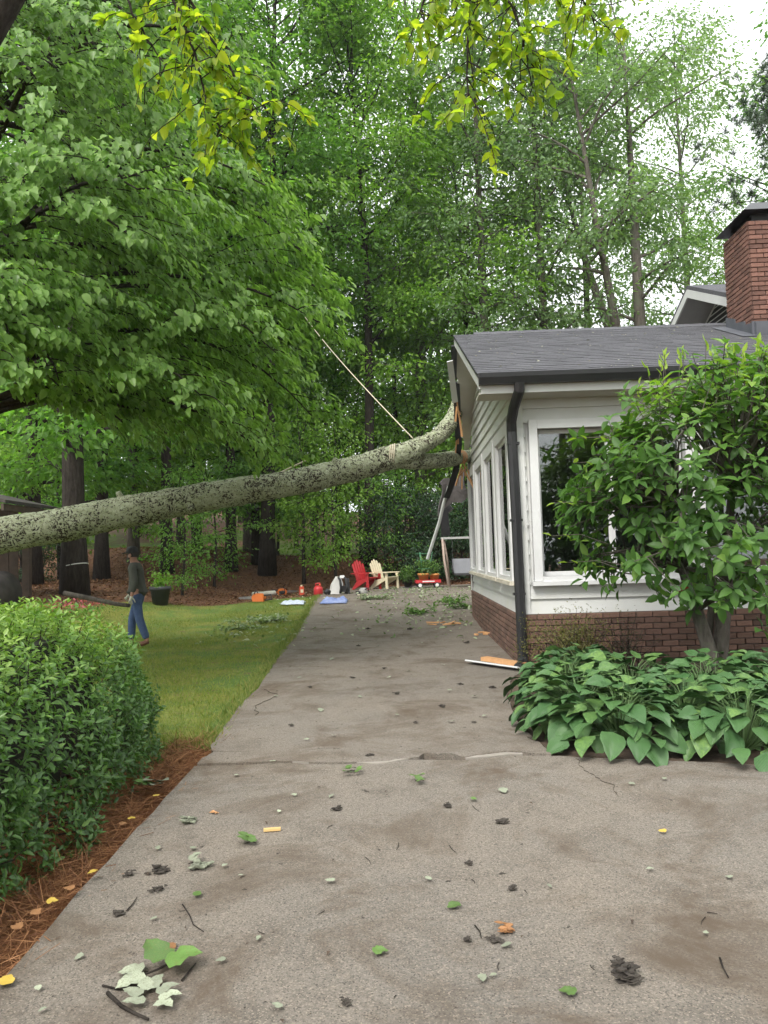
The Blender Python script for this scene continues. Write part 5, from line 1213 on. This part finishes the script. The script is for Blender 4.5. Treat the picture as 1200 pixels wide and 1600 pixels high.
potplant('planter', px_, py_, H(px_, py_) - .03, .27, .48, pmat('black_planter', (.03, .032, .036), (.045, .047, .05), 6, .6), 'large black round planter with light green plants behind the man', 'planter', 6, .35, .42, lm=LF_C if True else None)
px_, py_ = at(100, 17.0), 17.0
r_ = np.random.default_rng(4); fe = empty('flower_bed', (px_, py_, H(px_, py_)), label='low patch of pink red flowers above the hedge top at left', cat='flowers')
ps = r_.normal(0, 1, (260, 3)) * np.array([.42, .2, .06]) + np.array([0, 0, .22]); link('petals', leaves_mesh('petals', ps, r_.normal(0, 1, ps.shape), r_.normal(0, .6, ps.shape) + np.array([0, 0, 1]), r_.uniform(.05, .09, 260), LEAF8, leafmat('petal', (.32, .05, .07), (.42, .09, .11), (.5, .16, .18), .3), r_), fe)['kind'] = 'stuff'
ps = r_.normal(0, 1, (400, 3)) * np.array([.45, .22, .07]) + np.array([0, 0, .1]); link('foliage', leaves_mesh('foliage', ps, r_.normal(0, 1, ps.shape), r_.normal(0, .6, ps.shape) + np.array([0, 0, 1]), r_.uniform(.05, .09, 400), LEAF2, LF_B, r_), fe)['kind'] = 'stuff'

# garden swing
WOODP = pmat('weathered_wood', (.42, .33, .27), (.30, .23, .19), 8, .85, .3, 40, stretch=(4, 4, .6))
x, y = at(690, 25.4), 25.4; g0 = gz(x, y)
e_ = empty('garden_swing', (x, y, g0), label='wooden frame garden swing with grey bench half behind the house', cat='swing')
MB().bar((-.10, 0, 1.62), (2.0, .1, 1.62), .07, .07).build('top_beam', pmat('grey_beam', (.36, .36, .34), (.28, .28, .27), 6, .8), e_)
for xx_ in (0, 1.9):
    MB().tube([(xx_ - .05, -.0, 1.62), (xx_ - .02, -.1, .9), (xx_ + .1, -.22, 0)], [.035, .04, .045], 8).build('leg', WOODP, e_, True)
    MB().tube([(xx_ - .0, .06, 1.6), (xx_ + .12, .35, .9), (xx_ + .2, .62, -.02)], [.03, .035, .04], 8).build('leg', WOODP, e_, True)
GREYP = pmat('grey_cushion', (.22, .225, .24), (.18, .185, .2), 5, .8)
MB().box((.95, .05, .42), (1.3, .45, .06)).build('seat', BLK, e_); MB().box((.95, .22, .68), (1.35, .05, .5), (R(-10), 0, 0)).build('backrest', GREYP, e_)
for xx_ in (.28, 1.62): MB().tube([(xx_, -.15, .42), (xx_ - .05, -.15, .66), (xx_ - .02, .2, .7)], .02, 6).build('armrest', BLK, e_, True); MB().tube([(xx_, .05, .5), (xx_, .05, 1.6)], .01, 5).build('chain', BLK, e_)

# lean-to shed at the left edge
x, y = -8.75, 17.2; g0 = H(x, y)
e_ = empty('shed', (x, y, g0), label='dark open lean-to shed with sloped roof at the left edge', cat='shed')
DW = pmat('dark_timber', (.05, .035, .025), (.085, .06, .042), 7, .9, .3, 40); RST = pmat('dark_roofing', (.03, .027, .025), (.06, .05, .045), 5, .9)
MB().prism([(-2.4, -1.0, 3.1), (.75, -1.0, 2.28), (.75, 1.6, 2.28), (-2.4, 1.6, 3.1)], (0, 0, .07)).build('roof', RST, e_)
MB().bar((.68, -1.0, 2.2), (.68, 1.6, 2.2), .06, .14).build('eave_beam', DW, e_)
for sx, sy in ((.08, -.85), (.08, 1.4), (-1.9, -.85)): MB().box((sx, sy, 1.15), (.16, .16, 2.35)).build('post', DW, e_)
for k in range(9): MB().box((-2.1 + k * .23, 1.45, 1.2), (.215, .03, 2.3)).build('wall_plank', DW, e_)
MB().bar((-.5, -.9, 1.05), (.45, -.9, .1), .08, .14).build('brace', pmat('brown_timber', (.13, .085, .055), (.1, .065, .04), 6, .9), e_)
MB().tube([(-.15, -.6, .3), (-.15, .6, .35)], .5, 18).build('barrel', RST, e_, True)

# broken gutter piece and boards by the wall foot
e_ = empty('broken_board', (1.52, 9.95, .03), R(22), label='broken white board with raw orange wood lying by the downspout', cat='board')
MB().bar((-.05, -.45, .03), (-.28, .50, .03), .16, .02, up=(.3, 0, 1)).build('white_face', TRIM, e_); MB().bar((.06, -.30, .05), (-.10, .42, .06), .12, .05).build('raw_wood', WOODRAW, e_)
def splinter_pile(name, x, y, n_, L, label):
    mb = MB(); r_ = random.Random(int(x * 100) + n_)
    for k in range(n_):
        a = r_.uniform(0, 3.14); c_ = Vector((r_.uniform(-L, L) * .5, r_.uniform(-.2, .2), .02 + .012 * (k % 5))); d_ = Vector((math.cos(a), math.sin(a) * .5, r_.uniform(-.03, .08))) * r_.uniform(.12, .4) * L
        mb.bar(c_ - d_, c_ + d_, r_.uniform(.02, .05), r_.uniform(.012, .03))
    o = mb.build(name, WOODRAW); o.location = (x, y, gz(x, y)); return tag(o, label, 'wood debris')
splinter_pile('splinters', at(688, 15.6), 15.6, 9, .55, 'heap of orange splintered wood on the drive near the house')
splinter_pile('splinters', at(740, 13.6), 13.6, 5, .3, 'few orange wood splinters close to the brick base')
for k, (px_, D, lab) in enumerate([(655, 17.5, 'torn leafy green sprig on the drive left of the splinters'), (700, 19.2, 'leafy green sprig lying on the far drive towards the swing'), (728, 18.2, 'leafy green sprig against the far corner of the house'), (372, 16.2, 'leafy pale sprig lying in the middle of the lawn'), (420, 17.2, 'pale leafy branch end on the lawn near the drive'), (575, 20.8, 'pale green twig lying near the blue cloth')]):
    x = at(px_, D); e_ = empty('leafy_sprig', (x, D, gz(x, D)), k, label=lab, cat='sprig', group='torn sprigs on the ground'); r_ = np.random.default_rng(k)
    mb = MB(); ps, ds = [], []
    for j in range(6):
        pth = arc((0, 0, .03), r_.random() * 6.28, r_.uniform(0, .25), r_.uniform(.3, .55), 4, -.1, .2, r_); mb.tube(pth, np.linspace(.008, .003, 5), 4, caps=False)
        for q_ in pth[1:]: ps.append(q_ + r_.normal(0, .05, (7, 3)) * np.array([1, 1, .5])); ds.append(r_.normal(0, 1, (7, 3)) * np.array([1, 1, .4]))
    mb.build('twig', BARK, e_, fix=False); ps = np.concatenate(ps); ps[:, 2] = np.abs(ps[:, 2]) + .01; ds = np.concatenate(ds)
    o = link('foliage', leaves_mesh('foliage', ps, ds, r_.normal(0, .4, ps.shape) + np.array([0, 0, 1]), r_.uniform(.07, .12, len(ps)), LEAF8, LF_P if k not in (3, 4, 5) else leafmat('wilted', (.14, .2, .1), (.26, .32, .2), (.4, .44, .32), .3), r_), e_); o['kind'] = 'stuff'

# ------------------------------------------------------------------ fallen leaves and bits on the near driveway
M_PALE = pmat('pale_leaf_back', (.30, .32, .24), (.22, .25, .17), 25, .75, objrand=.3, dirt=(.16, .15, .09), dscale=12)
M_GRN = pmat('green_fallen_leaf', (.10, .19, .045), (.07, .13, .03), 25, .5, objrand=.25, dirt=(.12, .13, .04), dscale=14)
M_BRN = pmat('brown_fallen_leaf', (.30, .15, .06), (.22, .10, .04), 15, .7, objrand=.2)
M_YEL = pmat('yellow_fallen_leaf', (.50, .36, .06), (.42, .28, .05), 15, .6)
M_DRK = pmat('dark_rotten_bark', (.03, .024, .02), (.06, .05, .04), 30, .95, .6, 60)
def curl_leaf(w, c, seed):
    V, F_ = hosta_leaf(seed); V = V.copy(); V[:, 0] *= w; V[:, 2] = V[:, 2] * .4 + (.10 + .12 * c) * np.abs(V[:, 0]) * np.sin(V[:, 1] * 7 + seed) + .5 * c * (V[:, 1] - .5) ** 2 + .02; V[:, 0] += .10 * np.sin(V[:, 1] * 4 + seed) * V[:, 1]; V[:, 0] *= 1 + .18 * np.sin(V[:, 1] * 19 + seed * 2); V[:, 2] -= V[:, 2].min() - .01
    return V, F_
LMESH = {}
def ground_leaf(px, py, m, size, name, label, group, w=1.0, c=.3):
    key = (m.name, w, c, len(LMESH) if len(LMESH) < 14 else rs.randrange(14))
    if key not in LMESH: LMESH[key] = np_mesh('fallen_leaf', *curl_leaf(w, c, len(LMESH)), m, smooth=True)
    X_, Y_ = DRIVE_PX(px, py); o = link(name, LMESH[key]); o.location = (X_, Y_, gz(X_, Y_) + .012)
    o.rotation_euler = (rs.uniform(-.15, .15), rs.uniform(-.2, .2), rs.uniform(0, 6.28)); o.scale = (size, size, size)
    return tag(o, label, 'leaf', group)
_inv = cam.matrix_world.to_3x3()
def DRIVE_PX(px, py):       # where a mark on the drive lies on the ground
    d_ = _inv @ Vector(((px - 600) / 1200, -(py - 800) / 1200, -1)); t = -1.47 / d_.z
    return d_.x * t, d_.y * t
GP = 'pale leaves fallen on the drive'; LP = 'small pale curled leaf lying underside up on the near drive'
for px, py in [(130, 1497), (60, 1547), (352, 1504), (245, 1438), (374, 1373), (354, 1355), (247, 1327), (303, 1331), (370, 1215), (430, 1192), (464, 1245), (520, 1245), (482, 1158), (522, 1152), (437, 1270), (405, 1468), (522, 1382), (440, 1581), (670, 1380), (1021, 1362), (1104, 1465), (799, 1481), (752, 1530), (776, 1528), (856, 1387), (1145, 1376), (983, 1227), (1040, 1221), (72, 1581)]:
    ground_leaf(px, py, M_PALE, rs.uniform(.026, .046) * (1.2 if py < 1260 else 1), 'fallen_leaf', LP, GP, .8, rs.choice([.2, .5]))
for px, py in [(560, 1090), (470, 1060), (640, 1050), (700, 1080), (520, 1030), (590, 1010), (660, 1005), (480, 1010), (560, 985), (620, 1120), (700, 1130), (500, 1110), (430, 1090), (745, 1090), (760, 1120), (455, 975), (530, 960), (600, 965), (690, 1040), (610, 1060)]:
    ground_leaf(px, py, M_PALE, rs.uniform(.045, .085), 'fallen_leaf', 'pale torn leaf lying on the drive beyond the long crack', 'pale leaves beyond the crack', .9, rs.choice([.2, .5]))
for px, py, m, s_, lab in [(259, 1489, M_BRN, .06, 'curled orange brown leaf above the green leaf cluster'), (6, 1548, M_YEL, .07, 'yellow leaf at the bottom left edge of the drive'), (901, 1557, M_GRN, .06, 'single green leaf at the bottom right of the drive'), (583, 1494, M_GRN, .06, 'small dark green leaf near the bottom centre of the drive'), (717, 1417, M_GRN, .06, 'faded green leaf right of the drive centre'), (785, 1236, M_PALE, .07, 'pale green leaf just below the open joint'), (1041, 1304, M_YEL, .04, 'tiny yellow leaf on the right of the drive'), (739, 1254, M_GRN, .05, 'small green leaf below the open joint beside a dark bark bit'), (305, 1406, M_GRN, .05, 'tiny green leaf below the bark clumps at left'), (275, 1435, M_YEL, .0, '')]:
    if s_: ground_leaf(px, py, m, s_, 'fallen_leaf', lab, None, .95, .25)
for px, py in [(38, 1520), (20, 1490), (90, 1440), (150, 1405), (185, 1375), (60, 1470), (230, 1290), (215, 1300), (110, 1425), (270, 1255)]:
    o = ground_leaf(px, py, rs.choice([M_BRN, M_YEL, M_BRN]), rs.uniform(.04, .06), 'fallen_leaf', 'dry brown or yellow leaf on the pine straw by the hedge', 'dry leaves on the pine straw'); o.location.z += .03; o.location.x -= .1
def clump(px, py, s_, label, m=M_DRK, group=None, name='bark_clump', n_=26, flat=.45):
    X_, Y_ = DRIVE_PX(px, py); r_ = np.random.default_rng(int(px * 7 + py)); mb = MB()
    s_ *= .78
    for k in range(n_):
        c_ = r_.normal(0, .35, 3) * s_; c_[2] = abs(c_[2]) * flat + .006; a_ = r_.uniform(0, 6.28); q_ = [Vector(c_) + Vector((math.cos(a_ + t_) * r_.uniform(.15, .42) * s_ * 1.3, math.sin(a_ + t_) * r_.uniform(.08, .3) * s_ * 1.3, r_.uniform(-.1, .14) * s_)) for t_ in (0, 1.3, 2.4, 3.5, 5.0)]; q_ = [Vector((w_.x, w_.y, max(w_.z, .003))) for w_ in q_]; mb.prism(q_, (r_.uniform(-.03, .03) * s_, 0, r_.uniform(.04, .12) * s_))
    o = mb.build(name, m); o.location = (X_, Y_, gz(X_, Y_)); return tag(o, label, 'bark', group)
M_LIC = pmat('lichen_bits', (.06, .06, .045), (.26, .28, .2), 45, .95)
clump(295, 1286, .07, 'lichen covered bark lump beside the orange wood chunk', M_LIC); clump(250, 1362, .065, 'long dark bark lump left of the mossy clump', M_DRK); clump(310, 1357, .075, 'mossy dark clump with two pale leaves on it', M_LIC)
clump(247, 1392, .04, 'small dark clump below the long bark lump'); clump(202, 1368, .035, 'small dark bark piece at the left edge of the debris'); clump(185, 1430, .035, 'small dark bark flake beside a curved twig')
clump(578, 1183, .05, 'black lump on the pale patch at the joint'); clump(527, 1266, .045, 'brown bark piece left of centre below the joint', M_DRK); clump(785, 1287, .05, 'black charred looking bark bit right of centre'); clump(801, 1391, .032, 'small black cube-like bark bit right of centre')
clump(733, 1351, .028, 'small black speck-like bark bit near the drive centre'); clump(792, 1456, .05, 'brown crumpled leaf heap right of centre', M_BRN); clump(774, 1472, .035, 'thin dark bark bit below the brown leaf heap'); clump(731, 1472, .026, 'tiny black bark bit left of the brown leaf heap'); clump(699, 1261, .04, 'dark bark bit just below the open joint')
clump(978, 1531, .07, 'largest black rotten bark clump at the lower right', M_DRK, n_=40, flat=.8); clump(968, 1510, .04, 'black bark scrap just above the largest black clump'); clump(334, 1272, .045, 'chunk of bright orange wood on the left of the drive', WOODRAW, n_=6); clump(540, 1569, .025, 'tiny dark bark bit near the bottom centre')
for px, py, s_ in [(640, 985, .12), (575, 985, .1), (620, 1085, .07), (730, 1005, .1), (690, 1105, .07), (770, 1075, .08), (600, 1045, .06), (485, 1075, .06), (550, 1060, .06), (740, 1130, .05), (455, 1135, .05), (650, 1130, .05), (720, 1070, .07), (560, 1010, .07)]:
    clump(px, py, s_ * .75, 'dark scrap of bark on the drive beyond the long crack', M_DRK, 'bark scraps beyond the crack', n_=12)
o = MB().bar((-.045, 0, .012), (.045, .012, .012), .02, .014).build('wood_chip', pmat('yellow_chip', (.62, .42, .18), (.55, .36, .14), 20, .7)); X_, Y_ = DRIVE_PX(425, 1300); o.location = (X_, Y_, gz(X_, Y_)); tag(o, 'yellow wood chip lying right of the green sprig', 'wood chip')
def stick(pts, r_, label):
    P_ = [Vector((*DRIVE_PX(*q), 0)) for q in pts]; P_ = [Vector((v.x, v.y, gz(v.x, v.y) + r_ + .003)) for v in P_]
    return tag(MB().tube(P_, [r_ * (1 - .5 * k / len(P_)) for k in range(len(P_))], 6).build('twig', BARK, None, True), label, 'twig')
stick([(168, 1556), (190, 1577), (210, 1588), (232, 1598)], .007, 'dark broken stick at the bottom left below the leaf cluster'); stick([(284, 1535), (296, 1520), (306, 1508)], .004, 'thin twig right of the green leaf cluster'); stick([(198, 1425), (207, 1415), (214, 1404)], .003, 'curved thin twig among the bark bits at left')
stick([(285, 1415), (296, 1432), (302, 1447), (318, 1458)], .003, 'bent thin twig on the left of the drive'); stick([(160, 1543), (185, 1549), (205, 1548)], .004, 'thin twig left of the green leaf cluster'); stick([(742, 1448), (750, 1458), (752, 1468)], .003, 'short curved twig near the drive centre'); stick([(1125, 1500), (1130, 1515), (1138, 1530)], .004, 'straight brown twig at the lower right')
for k in range(14):
    px, py = rs.uniform(350, 1150), rs.uniform(1230, 1560); a = rs.uniform(0, 3.1); L = rs.uniform(8, 22); tag(stick([(px, py), (px + L * .5 * math.cos(a) + rs.uniform(-3, 3), py + L * .3 * math.sin(a)), (px + L * math.cos(a), py + L * .6 * math.sin(a))], .0018, 'thin brown pine needle on the near drive'), None, None, 'needles on the drive')
# cluster of green and silver leaves at the bottom left
X_, Y_ = DRIVE_PX(245, 1525); e_ = empty('leaf_cluster', (X_, Y_, .032), label='cluster of large green and silver backed leaves at the bottom left', cat='sprig')
MB().tube([(-.1, -.06, .012), (0, 0, .02), (.05, .06, .02)], .004, 5).build('stem', BARK, e_, True)
def cl_leaf(px, py, rz, s_, m, w, tilt=0.0, z=.01):
    x1, y1 = DRIVE_PX(px, py); key = (m.name, w, .15)
    if key not in LMESH: LMESH[key] = np_mesh('leaf', *curl_leaf(w, .15, 3), m, smooth=True)
    o = link('leaf', LMESH[key], e_); o.location = (x1 - X_, y1 - Y_, z); o.rotation_euler = (tilt, 0, R(rz)); o.scale = (s_, s_, s_)
cl_leaf(262, 1522, -75, .125, M_GRN, 1.1, .2, .03); cl_leaf(258, 1516, 60, .115, M_GRN, 1.1, .45, .03); cl_leaf(225, 1522, 100, .09, M_PALE, 1.0); cl_leaf(222, 1532, 140, .10, M_PALE, 1.0)
for px, py, rz in ((230, 1556, 20), (238, 1553, -10), (222, 1562, 80), (226, 1572, 110), (246, 1560, -60), (250, 1568, -85), (246, 1576, -120)): cl_leaf(px, py, rz, .075, M_PALE, .75, .2)
# broken leaves at the hedge end, the sprig by the bark lumps, weeds in the joint
for (px, py, lab, m, n_) in [(246, 1232, 'pale backed broken leaves lying at the far end of the hedge', M_PALE, 5), (392, 1320, 'small green sprig on the drive left of the yellow chip', M_GRN, 4), (550, 1207, 'small green weed growing in the crack', M_GRN, 6), (656, 1222, 'small green weed clump below the open joint', M_GRN, 5), (304, 1352, 'two pale leaves on the mossy clump', M_PALE, 2)]:
    X_, Y_ = DRIVE_PX(px, py); e_ = empty('weed' if 'weed' in lab else 'leaf_cluster', (X_, Y_, gz(X_, Y_)), label=lab, cat='weed' if 'weed' in lab else 'leaves')
    for k in range(n_): cl_leaf(px + rs.uniform(-9, 9), py + rs.uniform(-5, 5), rs.uniform(0, 360), rs.uniform(.05, .075) * (2 if px == 246 else 1), m if k % 3 or px != 246 else M_GRN, .9, .35, .02)
    MB().tube([(-.03, 0, .008), (0, .01, .014), (.03, .0, .008)], .002, 4).build('stem', BARK, e_)
# ================================================================== the walking man
pe = empty('person', (-4.5, 13.95, H(-4.5, 13.95)), label='man in dark cap, olive shirt and blue jeans walking left across the lawn', cat='person')
def skin(name, verts, edges, radii, mat, parent, root=0, sub=2):
    me = bpy.data.meshes.new(name); me.from_pydata([Vector(v) for v in verts], edges, [])
    o = bpy.data.objects.new(name, me); col.objects.link(o)
    sk = o.modifiers.new('skin', 'SKIN'); sk.use_smooth_shade = True; ss = o.modifiers.new('sub', 'SUBSURF'); ss.levels = sub; ss.render_levels = sub
    for i, v in enumerate(me.skin_vertices[0].data):
        r_ = radii[i]; v.radius = r_ if hasattr(r_, '__len__') else (r_, r_); v.use_root = (i == root)
    dg = bpy.context.evaluated_depsgraph_get(); ev = o.evaluated_get(dg); nm = bpy.data.meshes.new_from_object(ev, depsgraph=dg)
    bpy.data.objects.remove(o); nm.materials.clear(); nm.materials.append(mat); nm.polygons.foreach_set('use_smooth', [True] * len(nm.polygons))
    return link(name, nm, parent)
SKIN = pmat('skin_tone', (.36, .19, .13), (.32, .16, .11), 9, .55); SHIRT = pmat('olive_shirt', (.075, .08, .065), (.055, .058, .048), 7, .9, .4, 30); JEAN = pmat('blue_denim', (.035, .065, .15), (.07, .11, .21), 4, .9, .4, 90, dirt=(.1, .14, .24), dscale=3)
GLOVE = pmat('pale_glove', (.55, .54, .44), (.47, .46, .38), 20, .9); CAPM = pmat('cap_cloth', (.012, .013, .014)); BOOT = pmat('brown_boot', (.10, .045, .025), (.15, .06, .03), 10, .7); HAIR = pmat('dark_hair', (.02, .013, .01))
# faces -x ; camera side is -y (his left)
V = [(0, 0, .96), (.0, 0, 1.12), (-.02, 0, 1.30), (-.035, 0, 1.44), (-.06, 0, 1.53), (-.085, 0, 1.60), (-.10, -.005, 1.69),
     (.0, -.10, .92), (.05, -.11, .52), (.20, -.10, .10), (.10, -.10, .03),
     (.0, .10, .92), (-.14, .11, .50), (-.16, .11, .09), (-.28, .11, .035),
     (-.03, -.19, 1.41), (.03, -.25, 1.13), (-.03, -.26, .89),
     (-.03, .19, 1.41), (-.06, .25, 1.13), (-.24, .22, .92)]
E_ = [(0, 1), (1, 2), (2, 3), (3, 4), (4, 5), (5, 6), (0, 7), (7, 8), (8, 9), (9, 10), (0, 11), (11, 12), (12, 13), (13, 14), (3, 15), (15, 16), (16, 17), (3, 18), (18, 19), (19, 20)]
RD = [(.13, .11), (.13, .105), (.15, .11), (.12, .09), .055, (.075, .085), (.07, .085), .085, .06, .04, .035, .085, .06, .04, .035, .055, .042, .03, .055, .042, .03]
skin('body', V, E_, RD, SKIN, pe)
skin('shirt', [(.01, 0, .86), (0, 0, .98), (.0, 0, 1.12), (-.02, 0, 1.30), (-.035, 0, 1.45), (-.045, 0, 1.50), (-.03, -.2, 1.42), (.035, -.26, 1.14), (-.01, -.265, .97), (-.03, .2, 1.42), (-.06, .26, 1.14), (-.2, .23, .98)],
     [(0, 1), (1, 2), (2, 3), (3, 4), (4, 5), (4, 6), (6, 7), (7, 8), (4, 9), (9, 10), (10, 11)], [(.165, .15), (.16, .145), (.165, .14), (.175, .14), (.13, .11), .07, .078, .065, .052, .078, .065, .052], SHIRT, pe, 2)
skin('jeans', [(0, 0, 1.0), (0, 0, .93), (.0, -.095, .86), (.055, -.11, .50), (.19, -.10, .12), (.0, .095, .86), (-.14, .11, .50), (-.16, .11, .10)], [(0, 1), (1, 2), (2, 3), (3, 4), (1, 5), (5, 6), (6, 7)], [(.15, .125), (.15, .13), .105, .08, .07, .105, .08, .07], JEAN, pe, 1)
for s, (a, b, c_) in ((-1, ((.20, -.10, .09), (.16, -.10, .05), (.02, -.10, .045))), (1, ((-.15, .11, .09), (-.17, .11, .05), (-.32, .11, .045)))):
    skin('boot', [a, b, c_], [(0, 1), (1, 2)], [.058, (.055, .05), (.048, .04)], BOOT, pe, 1, 2)
# gloves: palm and five separate fingers each
def hand(w, dirv, side, curl):
    d_ = Vector(dirv).normalized(); sd = Vector(side).normalized(); nrm_ = d_.cross(sd); w = Vector(w)
    V = [w, w + d_ * .05, w + d_ * .095]; E2 = [(0, 1), (1, 2)]; Rr = [.03, (.036, .022), (.036, .02)]
    for k, (off, ln) in enumerate(((-.03, .065), (-.01, .075), (.01, .072), (.03, .058))):
        b_ = w + d_ * .10 + sd * off; m_ = b_ + (d_ * math.cos(curl) + nrm_ * math.sin(curl)) * ln * .55; t_ = m_ + (d_ * math.cos(curl * 2) + nrm_ * math.sin(curl * 2)) * ln * .5
        i = len(V); V += [b_, m_, t_]; E2 += [(2, i), (i, i + 1), (i + 1, i + 2)]; Rr += [.011, .0105, .009]
    i = len(V); b_ = w + d_ * .04 - sd * .035; V += [b_, b_ + (d_ * .7 - sd * .5 + nrm_ * .3) * .045, b_ + (d_ * .95 - sd * .45 + nrm_ * .5) * .085]; E2 += [(1, i), (i, i + 1), (i + 1, i + 2)]; Rr += [.013, .012, .010]
    return skin('glove', V, E2, Rr, GLOVE, pe, 1, 1)
hand((-.03, -.265, .92), (-.15, .02, -1), (-1, .1, .1), .45)
hand((-.23, .22, .93), (-.55, -.05, -.83), (-.8, .1, .55), .9)
# head details: cap with peak, ear, nose, beard, eyes
hc = Vector((-.10, 0, 1.665))
cpv = []
mb = MB(); mb.lathe([(.102, 0), (.106, .03), (.10, .07), (.075, .105), (.03, .122), (.002, .125)], (hc.x + .008, 0, hc.z + .015), 18, False); mb.build('cap', CAPM, pe, True)
MB().prism([(hc.x - .06, -.075, hc.z + .025), (hc.x - .15, -.055, hc.z + .005), (hc.x - .185, 0, hc.z), (hc.x - .15, .055, hc.z + .005), (hc.x - .06, .075, hc.z + .025)], (0, 0, .012)).build('cap_peak', CAPM, pe)
mb = MB(); mb.tube([(hc.x + .005, -.088, hc.z - .005), (hc.x + .012, -.098, hc.z - .03), (hc.x + .004, -.09, hc.z - .06)], [.012, .018, .008], 8); mb.build('ear', SKIN, pe, True)
MB().tube([(hc.x - .085, 0, hc.z - .0), (hc.x - .112, 0, hc.z - .035), (hc.x - .09, 0, hc.z - .045)], [.010, .016, .012], 8).build('nose', SKIN, pe, True)
for s in (-1, 1): MB().lathe([(.001, -.009), (.009, -.004), (.010, 0), (.009, .004), (.001, .009)], (hc.x - .083, s * .034, hc.z - .01), 8).build('eye', HAIR, pe, True)
skin('beard', [(hc.x - .02, 0, hc.z - .105), (hc.x - .065, 0, hc.z - .09), (hc.x - .03, -.055, hc.z - .065), (hc.x - .03, .055, hc.z - .065)], [(0, 1), (0, 2), (0, 3)], [.035, .033, .022, .022], HAIR, pe, 0, 2)
MB().box((hc.x - .098, 0, hc.z - .068), (.012, .045, .01)).build('mouth', pmat('lips', (.22, .08, .07)), pe)
mb = MB(); mb.lathe([(.10, -.06), (.104, 0), (.1, .03)], (hc.x + .03, 0, hc.z - .0), 14, False); mb.v = [(max(x_, hc.x + .0), y_ * .9, z_) for x_, y_, z_ in mb.v]; mb.build('hair', HAIR, pe, True)
pole = MB().tube([(-4.72, 14.16, .72), (-5.0, 14.2, .76), (-5.5, 14.3, .87), (-6.0, 14.35, .98)], [.035, .04, .045, .045], 10); o = pole.build('wooden_pole', BARK2, None, True); tag(o, 'rough wooden pole held low in front by the walking man', 'pole')
# ================================================================== humid air
hz, n, l, p = nodes_of('humid_air'); n.remove(p)
pv = n.new('ShaderNodeVolumePrincipled'); pv.inputs['Color'].default_value = (.96, .98, 1, 1); pv.inputs['Density'].default_value = .0004; pv.inputs['Anisotropy'].default_value = .2
l.new(pv.outputs[0], n['Material Output'].inputs['Volume'])
o = MB().box((0, 160, 16), (420, 520, 36)).build('haze', hz); tag(o, 'thin humid haze hanging over the whole yard and woods', 'haze', kind='stuff')
